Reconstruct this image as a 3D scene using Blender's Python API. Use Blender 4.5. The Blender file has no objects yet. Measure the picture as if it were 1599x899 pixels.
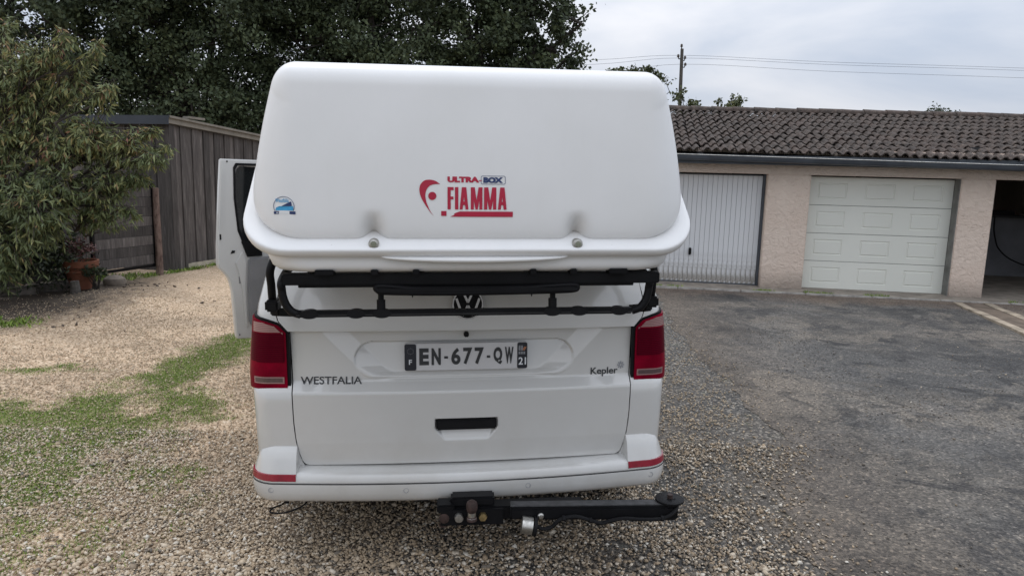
import bpy, bmesh, math, random
import numpy as np
from mathutils import Vector, Matrix
from mathutils.bvhtree import BVHTree
random.seed(7); rng = np.random.default_rng(7)
SC = bpy.context.scene; COL = SC.collection

# ------------------------------------------------------------------ camera
CAM_H, PITCH, ROLL, FPX = 1.77, math.radians(9.0), math.radians(1.5), 1110.0
fw = Vector((0, math.cos(PITCH), -math.sin(PITCH))); rt0 = Vector((1, 0, 0)); up0 = rt0.cross(fw)
rt = rt0*math.cos(ROLL) + up0*math.sin(ROLL); up = -rt0*math.sin(ROLL) + up0*math.cos(ROLL)
cd = bpy.data.cameras.new('camera'); cam = bpy.data.objects.new('camera', cd); COL.objects.link(cam)
cd.sensor_width = 36; cd.lens = FPX/1599*36; cd.clip_end = 3000; cd.clip_start = .05
m = Matrix.Identity(4)
for i in range(3): m[i][0], m[i][1], m[i][2] = rt[i], up[i], -fw[i]
m[2][3] = CAM_H; cam.matrix_world = m
SC.camera = cam
SC.view_settings.view_transform = 'Standard'; SC.view_settings.look = 'None'
SC.view_settings.exposure = EXPOSURE = -0.12; SC.view_settings.gamma = 1

# ------------------------------------------------------------------ sky and sun (overcast)
SUN_EL, SUN_AZ = math.radians(62), math.radians(-35)      # azimuth from +Y towards +X
w = bpy.data.worlds.new('World'); SC.world = w; w.use_nodes = True
nt = w.node_tree; nt.nodes.clear(); N = nt.nodes.new; Lk = nt.links.new
out = N('ShaderNodeOutputWorld'); bg = N('ShaderNodeBackground'); bg2 = N('ShaderNodeBackground'); mixs = N('ShaderNodeMixShader')
sky = N('ShaderNodeTexSky'); sky.sky_type = 'NISHITA'; sky.sun_disc = False
sky.sun_elevation = SUN_EL; sky.sun_rotation = SUN_AZ; sky.air_density = 1.0; sky.dust_density = 3.0
Lk(sky.outputs[0], bg.inputs[0]); bg.inputs[1].default_value = 0.08
tc = N('ShaderNodeTexCoord'); sep = N('ShaderNodeSeparateXYZ'); Lk(tc.outputs['Generated'], sep.inputs[0])
mp = N('ShaderNodeMapping'); mp.inputs['Scale'].default_value = (1, 1, 3.2); Lk(tc.outputs['Generated'], mp.inputs[0])
n1 = N('ShaderNodeTexNoise'); n1.inputs['Scale'].default_value = 2.6; n1.inputs['Detail'].default_value = 6; n1.inputs['Roughness'].default_value = .5
n1.inputs['Distortion'].default_value = .3
Lk(mp.outputs[0], n1.inputs['Vector'])
cr = N('ShaderNodeValToRGB'); cr.color_ramp.elements[0].position = .34; cr.color_ramp.elements[0].color = (.49, .55, .655, 1)
cr.color_ramp.elements[1].position = .66; cr.color_ramp.elements[1].color = (.78, .79, .83, 1)
Lk(n1.outputs[0], cr.inputs[0])
mr = N('ShaderNodeMapRange'); mr.inputs['From Min'].default_value = 0; mr.inputs['From Max'].default_value = 1
mr.inputs['To Min'].default_value = 1.08; mr.inputs['To Max'].default_value = 2.7
Lk(sep.outputs[2], mr.inputs[0])                         # an overcast sky is brightest overhead
Lk(cr.outputs[0], bg2.inputs[0]); Lk(mr.outputs[0], bg2.inputs[1])
mixs.inputs[0].default_value = .93
Lk(bg.outputs[0], mixs.inputs[1]); Lk(bg2.outputs[0], mixs.inputs[2]); Lk(mixs.outputs[0], out.inputs[0])
sd = bpy.data.lights.new('sun', 'SUN'); sd.energy = 0.9; sd.angle = math.radians(20); sd.color = (1, .97, .92)
sun = bpy.data.objects.new('sun', sd); COL.objects.link(sun); sun.location = (0, 0, 20)
sv = Vector((math.sin(SUN_AZ)*math.cos(SUN_EL), math.cos(SUN_AZ)*math.cos(SUN_EL), math.sin(SUN_EL)))
sun.rotation_euler = sv.to_track_quat('Z', 'Y').to_euler()

# ------------------------------------------------------------------ materials
def s2l(c):
    return tuple(((v/255)/12.92 if v/255 <= .04045 else ((v/255+.055)/1.055)**2.4) for v in c)
class Mat:
    """tiny node helper"""
    def __init__(s, name):
        s.m = bpy.data.materials.new(name); s.m.use_nodes = True; s.t = s.m.node_tree
        s.b = s.t.nodes['Principled BSDF']; s._c = None
    def n(s, typ, **kw):
        x = s.t.nodes.new('ShaderNode'+typ)
        for k, v in kw.items():
            if k.startswith('i_'):
                key = k[2:]; key = int(key) if key.isdigit() else key.replace('_', ' ')
                x.inputs[key].default_value = v
            else: setattr(x, k, v)
        return x
    def l(s, a, b): s.t.links.new(a, b)
    def coord(s, scale=(1, 1, 1), which='Object'):
        c = s.n('TexCoord'); mpn = s.n('Mapping', i_Scale=scale); s.l(c.outputs[which], mpn.inputs[0]); return mpn.outputs[0]
    def noise(s, vec, scale, detail=4, rough=.55, dist=0):
        x = s.n('TexNoise', i_Scale=scale, i_Detail=detail, i_Roughness=rough, i_Distortion=dist); s.l(vec, x.inputs['Vector']); return x.outputs[0]
    def ramp(s, fac, stops):
        r = s.n('ValToRGB'); e = r.color_ramp.elements
        while len(e) < len(stops): e.new(.5)
        for i, (p, c) in enumerate(stops):
            e[i].position = p; e[i].color = (*c, 1) if len(c) == 3 else c
        s.l(fac, r.inputs[0]); return r.outputs[0]
    def mix(s, fac, a, b, mode='MIX'):
        x = s.n('Mix', data_type='RGBA', blend_type=mode)
        for i, v in ((0, fac), (6, a), (7, b)):
            if hasattr(v, 'is_linked') or hasattr(v, 'links'): s.l(v, x.inputs[i])
            elif isinstance(v, (int, float)): x.inputs[i].default_value = v
            else: x.inputs[i].default_value = (*v, 1)
        return x.outputs[2]
    def math(s, op, a, b=0.0, clamp=False):
        x = s.n('Math', operation=op, use_clamp=clamp)
        for i, v in ((0, a), (1, b)):
            if isinstance(v, (int, float)): x.inputs[i].default_value = v
            else: s.l(v, x.inputs[i])
        return x.outputs[0]
    def maprange(s, v, a, b, c=0.0, d=1.0):
        x = s.n('MapRange', i_1=a, i_2=b, i_3=c, i_4=d); s.l(v, x.inputs[0]); return x.outputs[0]
    def col(s, v):
        if isinstance(v, tuple): s.b.inputs['Base Color'].default_value = (*v, 1)
        else: s.l(v, s.b.inputs['Base Color'])
        return s
    def rough(s, v):
        if isinstance(v, (int, float)): s.b.inputs['Roughness'].default_value = v
        else: s.l(v, s.b.inputs['Roughness'])
        return s
    def metal(s, v): s.b.inputs['Metallic'].default_value = v; return s
    def coat(s, v, r=.05): s.b.inputs['Coat Weight'].default_value = v; s.b.inputs['Coat Roughness'].default_value = r; return s
    def spec(s, v): s.b.inputs['Specular IOR Level'].default_value = v; return s
    def bump(s, h, strength=.5, dist=.01):
        x = s.n('Bump', i_Strength=strength, i_Distance=dist); s.l(h, x.inputs['Height']); s.l(x.outputs[0], s.b.inputs['Normal']); return s

def simple(name, c, rough=.5, metal=0, var=.08, scale=8, coat=0, bump=0, bscale=60, spec=.5):
    M = Mat(name); v = M.coord(); nz = M.noise(v, scale, 5)
    lo = tuple(max(0, x*(1-var)) for x in c); hi = tuple(min(1, x*(1+var)) for x in c)
    M.col(M.ramp(nz, [(.3, lo), (.7, hi)])).rough(rough).metal(metal)
    if coat: M.coat(coat)
    M.spec(spec)
    if bump: M.bump(M.noise(v, bscale, 3), bump, .004)
    return M.m

PAINT = Mat('white_car_paint')
v = PAINT.coord(); d = PAINT.noise(v, 3.0, 6, .6); gm = PAINT.coord(which='Object')
sp = PAINT.n('SeparateXYZ'); PAINT.l(gm, sp.inputs[0])
dirt = PAINT.math('MULTIPLY', PAINT.maprange(sp.outputs[2], .85, .3, 0, .55), PAINT.maprange(d, .35, .75))
PAINT.col(PAINT.mix(dirt, (.59, .588, .572), (.34, .31, .26))).rough(PAINT.maprange(d, .3, .7, .16, .26)).coat(1, .04)
PAINT = PAINT.m
M = Mat('white_box_plastic'); v = M.coord(); d = M.noise(v, 2.5, 6, .6); f = M.noise(v, 190, 2)
c = M.ramp(d, [(.3, (.75, .75, .745)), (.7, (.80, .80, .80))]); sp = M.n('SeparateXYZ'); M.l(v, sp.inputs[0])
stk = M.noise(M.coord((16, 16, 1.1)), 1.0, 5, .7); c = M.mix(M.math('MULTIPLY', M.maprange(stk, .52, .75), .035), c, (.50, .48, .44))
scf = M.noise(M.coord((3, 9, 22)), 2.2, 6, .8); c = M.mix(M.math('MULTIPLY', M.maprange(scf, .70, .72), .10), c, (.45, .44, .42))
gx_ = M.math('DIVIDE', M.math('SUBTRACT', M.math('ABSOLUTE', M.math('SUBTRACT', sp.outputs[0], .010)), .371), .034); gz_ = M.math('DIVIDE', M.math('SUBTRACT', sp.outputs[2], 1.572), .030)
gr = M.math('ADD', M.math('MULTIPLY', gx_, gx_), M.math('MULTIPLY', gz_, gz_)); gr = M.math('POWER', 2.718, M.math('MULTIPLY', gr, -1.0))
c = M.mix(M.math('MULTIPLY', gr, .55), c, (.26, .235, .20))  # brown grime and recess shade put into the colour above each lock
M.col(c).rough(M.maprange(d, .3, .7, .3, .42)).bump(f, .06, .002).spec(.5)
BOXP = M.m
BLACKP = simple('black_plastic', (.010, .010, .011), .5, var=.2, bump=.15, bscale=300, spec=.12)
BLACKM = simple('black_powder_coat', (.008, .008, .009), .42, var=.25, bump=.2, bscale=260, spec=.12)
BLACKG = simple('black_glass', (.012, .014, .015), .06, var=.1)
RUBBER = simple('dark_rubber', (.02, .02, .02), .8, var=.3)
CHROME = simple('chrome', (.75, .75, .76), .12, 1, var=.05)
STEEL = simple('zinc_steel', (.5, .49, .46), .38, 1, var=.25, scale=60)
BRASS = simple('yellow_zinc', (.45, .34, .17), .45, 1, var=.3, scale=60)
RUST = simple('rusty_steel', (.045, .026, .022), .6, .2, var=.5, scale=50, bump=.4, bscale=200)
DECALR = simple('red_vinyl', (.42, .012, .045), .4, var=.06)
DECALB = simple('navy_vinyl', (.02, .04, .13), .4, var=.06)
DECALC = simple('light_blue_vinyl', (.05, .33, .6), .4, var=.2, scale=60)
DECALW = simple('white_vinyl', (.72, .75, .78), .4, var=.04)
DARKLET = simple('dark_grey_lettering', (.035, .037, .04), .4, var=.05)
GREYLET = simple('grey_print', (.25, .26, .28), .5, var=.05)
PLATEW = simple('plate_white', (.6, .6, .61), .35, var=.04)
PLATEB = simple('plate_black_band', (.02, .022, .03), .35, var=.05)
ORANGE = simple('orange_print', (.5, .2, .1), .5, var=.1)
M = Mat('red_lens'); v = M.coord((1, 1, 1)); wv = M.n('TexWave', i_Scale=55, bands_direction='Z'); M.l(v, wv.inputs['Vector'])
M.col(M.ramp(M.noise(v, 9, 3), [(.35, (.15, .001, .012)), (.7, (.27, .002, .020))])).rough(.3).spec(.05).bump(wv.outputs[0], .12, .002); LENS = M.m
M = Mat('dark_red_lens'); v = M.coord(); wv = M.n('TexWave', i_Scale=38, bands_direction='Z'); M.l(v, wv.inputs['Vector'])
M.col(M.ramp(wv.outputs[0], [(.2, (.055, .001, .007)), (.8, (.10, .001, .010))])).rough(.3).spec(.05); LENSD = M.m
M = Mat('clear_lens'); v = M.coord(); wv = M.n('TexWave', i_Scale=42, bands_direction='Z'); M.l(v, wv.inputs['Vector'])
M.col(M.ramp(wv.outputs[0], [(.2, (.22, .11, .11)), (.8, (.34, .20, .19))])).rough(.2).coat(.3, .04); LENSC = M.m
M = Mat('indicator_lens'); v = M.coord(); vo = M.n('TexWave', i_Scale=60, bands_direction='X'); M.l(v, vo.inputs['Vector'])
M.col(M.ramp(vo.outputs[0], [(.1, (.16, .10, .10)), (.6, (.05, .03, .03))])).rough(.2).coat(.3, .04); LENSI = M.m
REFL = simple('red_reflector', (.24, .003, .02), .25, var=.15, scale=40, coat=.5)

# ------------------------------------------------------------------ mesh helpers
class MB:
    def __init__(s): s.v = []; s.f = []
    def add(s, v, f):
        o = len(s.v); s.v += [tuple(map(float, p)) for p in v]; s.f += [tuple(i+o for i in q) for q in f]; return s
    def box(s, x0, x1, y0, y1, z0, z1):
        return s.add([(x0,y0,z0),(x1,y0,z0),(x1,y1,z0),(x0,y1,z0),(x0,y0,z1),(x1,y0,z1),(x1,y1,z1),(x0,y1,z1)],
                     [(0,3,2,1),(4,5,6,7),(0,1,5,4),(1,2,6,5),(2,3,7,6),(3,0,4,7)])
    def tube(s, pts, r, seg=10, cap=True):
        P = [Vector(p) for p in pts]; n = len(P); rs = r if hasattr(r, '__len__') else [r]*n
        vs = []; fs = []; pu = None
        for i, p in enumerate(P):
            t = (P[min(i+1, n-1)]-P[max(i-1, 0)]).normalized()
            if pu is None:
                a = Vector((0, 0, 1)) if abs(t.z) < .9 else Vector((1, 0, 0)); u = t.cross(a).normalized()
            else: u = (pu - t*pu.dot(t)).normalized()
            pu = u; w_ = t.cross(u)
            for k in range(seg):
                a = 2*math.pi*k/seg; vs.append(p + (u*math.cos(a)+w_*math.sin(a))*rs[i])
        for i in range(n-1):
            for k in range(seg):
                a = i*seg+k; b = i*seg+(k+1) % seg; fs.append((a, b, b+seg, a+seg))
        if cap: fs.append(tuple(range(seg))[::-1]); fs.append(tuple((n-1)*seg+k for k in range(seg)))
        return s.add(vs, fs)
    def lathe(s, prof, c=(0,0,0), seg=24, axis='z'):
        vs = []; fs = []; n = len(prof)
        for r, h in prof:
            for k in range(seg):
                a = 2*math.pi*k/seg; x, y = r*math.cos(a), r*math.sin(a)
                q = {'z': (x, y, h), 'y': (x, h, y), 'x': (h, x, y)}[axis]
                vs.append((q[0]+c[0], q[1]+c[1], q[2]+c[2]))
        for i in range(n-1):
            for k in range(seg):
                a = i*seg+k; b = i*seg+(k+1) % seg; fs.append((a, b, b+seg, a+seg))
        fs.append(tuple(range(seg))[::-1]); fs.append(tuple((n-1)*seg+k for k in range(seg)))
        return s.add(vs, fs)
    def prism(s, poly, y0, y1):            # poly in (x, z), extruded along y
        n = len(poly); vs = [(x, y0, z) for x, z in poly] + [(x, y1, z) for x, z in poly]
        fs = [tuple(range(n)), tuple(range(n, 2*n))[::-1]] + [(i, i+n, (i+1) % n+n, (i+1) % n) for i in range(n)]
        return s.add(vs, fs)
    def build(s, name, mat, parent=None, bevel=0, smooth=True, ang=35, loc=None, seg=2):
        me = bpy.data.meshes.new(name)
        bm = bmesh.new(); vv = [bm.verts.new(p) for p in s.v]
        for q in s.f:
            try: bm.faces.new([vv[i] for i in q])
            except ValueError: pass
        bmesh.ops.recalc_face_normals(bm, faces=bm.faces)
        if bevel: bmesh.ops.bevel(bm, geom=[e for e in bm.edges if e.calc_face_angle(0) > .5], offset=bevel, segments=seg, affect='EDGES', clamp_overlap=True)
        bm.to_mesh(me); bm.free()
        if smooth:
            me.shade_smooth(); me.set_sharp_from_angle(angle=math.radians(ang))
        me.materials.append(mat)
        o = bpy.data.objects.new(name, me); COL.objects.link(o)
        if parent: o.parent = parent
        if loc: o.location = loc
        return o
def grid_obj(name, P, mat, parent=None, closed_u=False, cap=False, ang=50, flip=False):
    """P: array (rows, cols, 3)"""
    nr, nc, _ = P.shape; v = P.reshape(-1, 3); f = []
    for i in range(nr-1):
        for j in range(nc if closed_u else nc-1):
            a = i*nc+j; b = i*nc+(j+1) % nc; q = (a, b, b+nc, a+nc); f.append(q[::-1] if flip else q)
    if cap: f.append(tuple((nr-1)*nc+k for k in range(nc))); f.append(tuple(range(nc))[::-1])
    me = bpy.data.meshes.new(name); me.from_pydata(v.tolist(), [], f); me.update()
    me.shade_smooth()
    if ang < 180: me.set_sharp_from_angle(angle=math.radians(ang))
    me.materials.append(mat); o = bpy.data.objects.new(name, me); COL.objects.link(o)
    if parent: o.parent = parent
    return o
def fast_mesh(name, verts, faces, mat, parent=None, smooth=False, attrs=None):
    """verts (n,3), faces (m,k) numpy"""
    me = bpy.data.meshes.new(name); k = faces.shape[1]
    me.vertices.add(len(verts)); me.vertices.foreach_set('co', verts.astype(np.float32).ravel())
    me.loops.add(faces.size); me.loops.foreach_set('vertex_index', faces.astype(np.int32).ravel())
    me.polygons.add(len(faces)); me.polygons.foreach_set('loop_start', (np.arange(len(faces))*k).astype(np.int32))
    me.polygons.foreach_set('loop_total', np.full(len(faces), k, np.int32))
    if smooth: me.polygons.foreach_set('use_smooth', np.ones(len(faces), bool))
    me.update(calc_edges=True)
    for an, av in (attrs or {}).items():
        a = me.attributes.new(an, 'FLOAT', 'POINT'); a.data.foreach_set('value', av.astype(np.float32))
    me.materials.append(mat); o = bpy.data.objects.new(name, me); COL.objects.link(o)
    if parent: o.parent = parent
    return o
def empty(name, loc=(0,0,0), rot=(0,0,0)):
    o = bpy.data.objects.new(name, None); o.location = loc; o.rotation_euler = rot; o.empty_display_size = .2; COL.objects.link(o); return o
def tag(o, label=None, cat=None, group=None, kind=None):
    for k, v_ in (('label', label), ('category', cat), ('group', group), ('kind', kind)):
        if v_: o[k] = v_
    return o
def smoothpts(pts, n=8):
    P = [np.array(p, float) for p in pts]; P = [2*P[0]-P[1]] + P + [2*P[-1]-P[-2]]; o = []
    for i in range(1, len(P)-2):
        for k in range(n):
            t = k/n; a, b, c, d_ = P[i-1:i+3]
            o.append(.5*((2*b)+(-a+c)*t+(2*a-5*b+4*c-d_)*t*t+(-a+3*b-3*c+d_)*t**3))
    o.append(P[-2]); return o
def sstep(a, b, x): t = np.clip((x-a)/(b-a), 0, 1); return t*t*(3-2*t)
_perm = rng.random((64, 64))
def vnoise(x, y, s=1.0):
    x = np.asarray(x)*s+100; y = np.asarray(y)*s+100; xi = np.floor(x).astype(int); yi = np.floor(y).astype(int)
    fx = x-xi; fy = y-yi; fx = fx*fx*(3-2*fx); fy = fy*fy*(3-2*fy); g = lambda a, b: _perm[a % 64, b % 64]
    return (g(xi, yi)*(1-fx)+g(xi+1, yi)*fx)*(1-fy)+(g(xi, yi+1)*(1-fx)+g(xi+1, yi+1)*fx)*fy
def fbm(x, y, s=1.0, o=4):
    r = 0; a = .5; t = 0
    for i in range(o): r = r+a*vnoise(x, y, s*2**i+i*.37); t += a; a *= .5
    return r/t

# ------------------------------------------------------------------ ground
def gh(x, y):
    h = .03*(fbm(x, y, .6, 3)-.5)
    h = h + .16*np.exp(-(((x+5.0)/.75)**2+((y-9.3)/.8)**2)) * (.8+.4*vnoise(x, y, 3))
    return h
def xb(y):                                               # left border of the asphalt
    b = np.interp(y, [0, 3.0, 3.3, 3.95, 4.8, 5.9, 6.95, 10.3, 13], [1.35, 1.5, 1.46, 1.54, 1.93, 1.94, 1.88, 2.2, 2.4])
    return b + .26*(fbm(y*1.0, y*0+3.3, 2.2, 4)-.5) + .16*(fbm(y*1.0, y*0+7.7, 9.0, 4)-.5)

def grass_mask(X, Y):
    cx = np.interp(Y, [2.6, 3.3, 4.2, 5.0, 5.6, 6.3, 7.1, 9], [-2.2, -2.45, -2.72, -2.95, -2.95, -2.85, -2.72, -2.6])
    wd = np.interp(Y, [2.6, 3.4, 4.4, 5.1, 5.6, 6.0, 6.6, 7.4, 9], [.40, .60, .75, .65, .30, .18, .32, .28, .1])
    g = np.exp(-((X-cx)/wd)**2)
    g = np.maximum(g, .8*np.exp(-(((X+3.6)/.5)**2+((Y-4.9)/.35)**2)))
    g = np.maximum(g, .5*np.exp(-(((X+4.1)/.45)**2+((Y-6.0)/.16)**2)))
    g = np.maximum(g, .9*np.exp(-(((X+5.9)/.5)**2+((Y-7.6)/.35)**2)))
    wy = 12.0+(X+5.8)*3.6
    g = np.maximum(g, .95*np.exp(-((Y-np.clip(wy-.35, 11.2, 16.5))/.45)**2)*(X < -4.2))
    return g*(.30+1.1*sstep(.38, .62, fbm(X, Y, 2.6, 4)))*(.45+.75*sstep(.36, .60, fbm(X+9, Y, 8.5, 4)))

M = Mat('gravel_ground'); v = M.coord()
sp = M.n('SeparateXYZ'); M.l(v, sp.inputs[0])
big = M.noise(v, .9, 5, .6); med = M.noise(v, 7, 5, .65)
vo = M.n('TexVoronoi', i_Scale=70); M.l(v, vo.inputs['Vector'])
rc = M.n('SeparateColor'); M.l(vo.outputs['Color'], rc.inputs[0])
tan_ = M.ramp(rc.outputs[0], [(0, (.26, .17, .10)), (.35, (.50, .36, .235)), (.75, (.66, .50, .345)), (1, (.78, .64, .48))])
grey = M.ramp(rc.outputs[0], [(0, (.030, .029, .027)), (.45, (.07, .067, .063)), (.8, (.12, .112, .10)), (1, (.38, .34, .29))])
fx = M.math('ADD', sp.outputs[0], M.math('MULTIPLY', M.math('SUBTRACT', med, .5), 1.0))
fx = M.math('SUBTRACT', fx, M.math('MULTIPLY', M.math('SUBTRACT', sp.outputs[1], 4.0), .12))
c = M.mix(M.maprange(fx, -2.0, -.2), tan_, grey)  # grey gravel at right, carried under the van to deepen the shade there
soil = M.math('MULTIPLY', M.maprange(big, .46, .66), .4)
c = M.mix(soil, c, (.155, .12, .085))
crack = M.maprange(vo.outputs[0], .0, .55, 1.05, .55)
c = M.mix(1.0, c, M.mix(0.0, (1, 1, 1), (1, 1, 1)), 'MULTIPLY')
# dark earth and leaf litter under the peach tree
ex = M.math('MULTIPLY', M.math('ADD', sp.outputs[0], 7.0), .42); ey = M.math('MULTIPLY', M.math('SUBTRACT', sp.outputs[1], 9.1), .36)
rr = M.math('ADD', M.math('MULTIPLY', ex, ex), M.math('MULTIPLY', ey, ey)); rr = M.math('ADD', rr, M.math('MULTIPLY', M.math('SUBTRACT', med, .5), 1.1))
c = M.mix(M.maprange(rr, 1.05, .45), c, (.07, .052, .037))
ga = M.n('Attribute', attribute_name='green'); gf = M.math('MULTIPLY', M.maprange(M.math('ADD', ga.outputs['Fac'], M.math('MULTIPLY', M.math('SUBTRACT', med, .5), 1.3)), .12, .6), .6)
c = M.mix(gf, c, M.ramp(M.noise(v, 40, 3), [(.3, (.06, .09, .015)), (.7, (.13, .20, .03))]))
M.col(c).rough(.9).bump(M.math('SUBTRACT', 1.0, vo.outputs[0]), .8, .012); GRAVEL = M.m

M = Mat('old_asphalt'); v = M.coord(); sp = M.n('SeparateXYZ'); M.l(v, sp.inputs[0])
big = M.noise(v, .55, 6, .62, .6); med = M.noise(v, 2.4, 6, .66, .8); fine = M.noise(v, 60, 3, .7)
vo = M.n('TexVoronoi', i_Scale=75); M.l(v, vo.inputs['Vector']); rc = M.n('SeparateColor'); M.l(vo.outputs['Color'], rc.inputs[0])
base = M.ramp(big, [(.36, (.031, .031, .031)), (.46, (.058, .056, .054)), (.55, (.098, .090, .080)), (.66, (.185, .162, .135))])
dk = M.maprange(med, .54, .60); base = M.mix(M.math('MULTIPLY', dk, .7), base, (.03, .03, .032))
lt = M.maprange(M.noise(v, 1.3, 7, .7, 1.2), .55, .70); base = M.mix(M.math('MULTIPLY', lt, .55), base, (.21, .195, .175))
for sc_, lo_, colr, amt in ((.9, .54, (.17, .15, .125), .55), (1.9, .57, (.035, .036, .039), .6), (.45, .53, (.13, .125, .118), .45), (3.4, .60, (.20, .18, .155), .5)):
    pn = M.noise(v, sc_, 9, .72, .7); base = M.mix(M.math('MULTIPLY', M.maprange(pn, lo_, lo_+.025), amt), base, colr)
# sandy brown wash near the gravel and along the garage apron
brown = M.maprange(M.math('ADD', M.math('SUBTRACT', sp.outputs[0], M.math('MULTIPLY', sp.outputs[1], .12)), M.math('MULTIPLY', M.math('SUBTRACT', med, .5), 1.6)), 2.1, 1.0)
base = M.mix(M.math('MULTIPLY', brown, .65), base, (.15, .12, .092))
ap = M.math('ADD', sp.outputs[1], M.math('MULTIPLY', sp.outputs[0], .159))
apm = M.math('MULTIPLY', M.maprange(M.math('ADD', ap, M.math('MULTIPLY', M.math('SUBTRACT', big, .5), 3.0)), 11.0, 11.7), .55)
base = M.mix(apm, base, (.17, .12, .085))
speck = M.ramp(rc.outputs[0], [(0, (.45, .45, .45)), (.5, (.95, .95, .95)), (.9, (1.35, 1.33, 1.3)), (1, (2.3, 2.2, 2.1))])
base = M.mix(1.0, base, speck, 'MULTIPLY')
hh = M.math('ADD', M.math('MULTIPLY', vo.outputs[0], -.8), M.math('MULTIPLY', med, 3.5))
M.col(base).rough(M.maprange(med, .4, .7, .75, .95)).bump(hh, 1.0, .014); ASPH = M.m

M = Mat('field_earth'); v = M.coord(); a = M.noise(v, .4, 6)
M.col(M.ramp(a, [(.35, (.05, .07, .025)), (.6, (.09, .085, .05))])).rough(.95); FIELD = M.m
MB().add([(-900,-900,-.05),(900,-900,-.05),(900,900,-.05),(-900,900,-.05)], [(0,1,2,3)]).build('ground', FIELD, smooth=False)['kind'] = 'structure'
ys = np.concatenate([np.linspace(-6, 1.5, 16), np.linspace(1.6, 14, 240), np.linspace(14.5, 30, 20)])
def sheet(name, x0f, x1f, nx, mat, dz):
    U = np.linspace(0, 1, nx); X = np.array([x0f(y)+(x1f(y)-x0f(y))*U for y in ys]); Y = np.repeat(ys[:, None], nx, 1)
    P = np.stack([X, Y, gh(X, Y)+dz], -1); o = grid_obj(name, P, mat, ang=180); o['kind'] = 'structure'
    at = o.data.attributes.new('green', 'FLOAT', 'POINT'); at.data.foreach_set('value', np.clip(grass_mask(X, Y), 0, 1).astype(np.float32).ravel()); return o
sheet('gravel_yard', lambda y: -22., lambda y: 2.9, 260, GRAVEL, 0.0)
sheet('asphalt_yard', lambda y: float(xb(y)), lambda y: 26., 200, ASPH, .004)

# pebbles: real stones near the camera
ico_v = []; ico_f = []
bm = bmesh.new(); bmesh.ops.create_icosphere(bm, subdivisions=1, radius=1); ICO_V = np.array([p.co[:] for p in bm.verts]); ICO_F = np.array([[q.index for q in fc.verts] for fc in bm.faces]); bm.free()
OCT_V = np.array([(1,0,0),(-1,0,0),(0,1,0),(0,-1,0),(0,0,1),(0,0,-1)], float); OCT_F = np.array([(0,2,4),(2,1,4),(1,3,4),(3,0,4),(2,0,5),(1,2,5),(3,1,5),(0,3,5)])
def stones(name, X, Y, S, mat, tint, low=False, sink=.35, parent=None, flat=.55):
    BV, BF = (OCT_V, OCT_F) if low else (ICO_V, ICO_F); n = len(X)
    sc = S[:, None]*np.stack([.8+.5*rng.random(n), .6+.4*rng.random(n), flat*(.7+.5*rng.random(n))], 1)
    a = rng.random(n)*2*np.pi; b = rng.normal(0, .45, n)
    V = BV[None]*sc[:, None, :]*(1+.22*rng.standard_normal((n, len(BV), 1)).clip(-1.5, 1.5))
    x = V[..., 0]*np.cos(b)[:, None]-V[..., 2]*np.sin(b)[:, None]; z = V[..., 0]*np.sin(b)[:, None]+V[..., 2]*np.cos(b)[:, None]; y = V[..., 1]
    V = np.stack([x*np.cos(a)[:, None]-y*np.sin(a)[:, None]+X[:, None], x*np.sin(a)[:, None]+y*np.cos(a)[:, None]+Y[:, None], z+(gh(X, Y)+.008+sc[:, 2]*(1-2*sink)*.6)[:, None]], -1).reshape(-1, 3)
    F = (BF[None]+(np.arange(n)*len(BV))[:, None, None]).reshape(-1, 3)
    return fast_mesh(name, V, F, mat, parent, True, {'tint': np.repeat(tint, len(BV))})
def pebblemat(name, stops):
    M = Mat(name); a = M.n('Attribute', attribute_name='tint'); v = M.coord(); nz = M.noise(v, 130, 3)
    c = M.ramp(a.outputs['Fac'], stops); c = M.mix(M.maprange(nz, .3, .7, 0, .35), c, (.12, .1, .08)); M.col(c).rough(.75); return M.m
PEB = pebblemat('pebbles', [(0, (.07, .065, .06)), (.2, (.17, .145, .115)), (.45, (.39, .29, .185)), (.7, (.55, .435, .30)), (.88, (.64, .55, .43)), (1, (.72, .68, .60))])
def in_view(X, Y, mg=.35):
    return (np.abs(X) < Y*.76+mg) & (Y > 1.9)
def scatter(n, x0, x1, y0, y1, dens):
    X = rng.uniform(x0, x1, n); Y = rng.uniform(y0, y1, n); k = in_view(X, Y) & (rng.random(n) < dens(X, Y)); return X[k], Y[k]
def patch_noise(X, Y): return fbm(X, Y, 1.7, 4)
def dens_gravel(X, Y):
    b = xb(Y); d = np.where(X < -1.2, .95, np.interp(X, [-1.2, 0, 1.0, 2], [.85, .7, .60, .45]))*np.where(X > -.2, .55+.9*sstep(.4, .6, fbm(X, Y, 3.1, 3)), 1); d = d*np.where(X > b-.35, np.clip((b+.3-X)/.65, 0, 1)*.8, 1)
    d = d*(1-.55*sstep(.55, .7, patch_noise(X, Y))); d = d*(1-.5*np.clip(grass_mask(X, Y), 0, 1))
    return d
X, Y = scatter(150000, -3.8, 2.2, 2.0, 4.6, lambda X, Y: dens_gravel(X, Y)*np.where(Y < 3.3, 1, .9))
right = sstep(-1.1, .1, X)  # greyer stones at right; further left their colour carries the bumper shade
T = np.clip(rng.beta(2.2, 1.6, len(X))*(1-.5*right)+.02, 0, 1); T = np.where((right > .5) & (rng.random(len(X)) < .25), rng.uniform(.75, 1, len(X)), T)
S = (.0055+.0075*rng.random(len(X))**2)*np.where(rng.random(len(X)) < .07, 1.55, 1)
nr_ = Y < 3.1
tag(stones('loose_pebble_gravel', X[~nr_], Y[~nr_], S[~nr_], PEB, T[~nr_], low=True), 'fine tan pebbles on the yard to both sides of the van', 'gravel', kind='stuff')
X, Y, S, T = X[nr_], Y[nr_], S[nr_], T[nr_]
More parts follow.
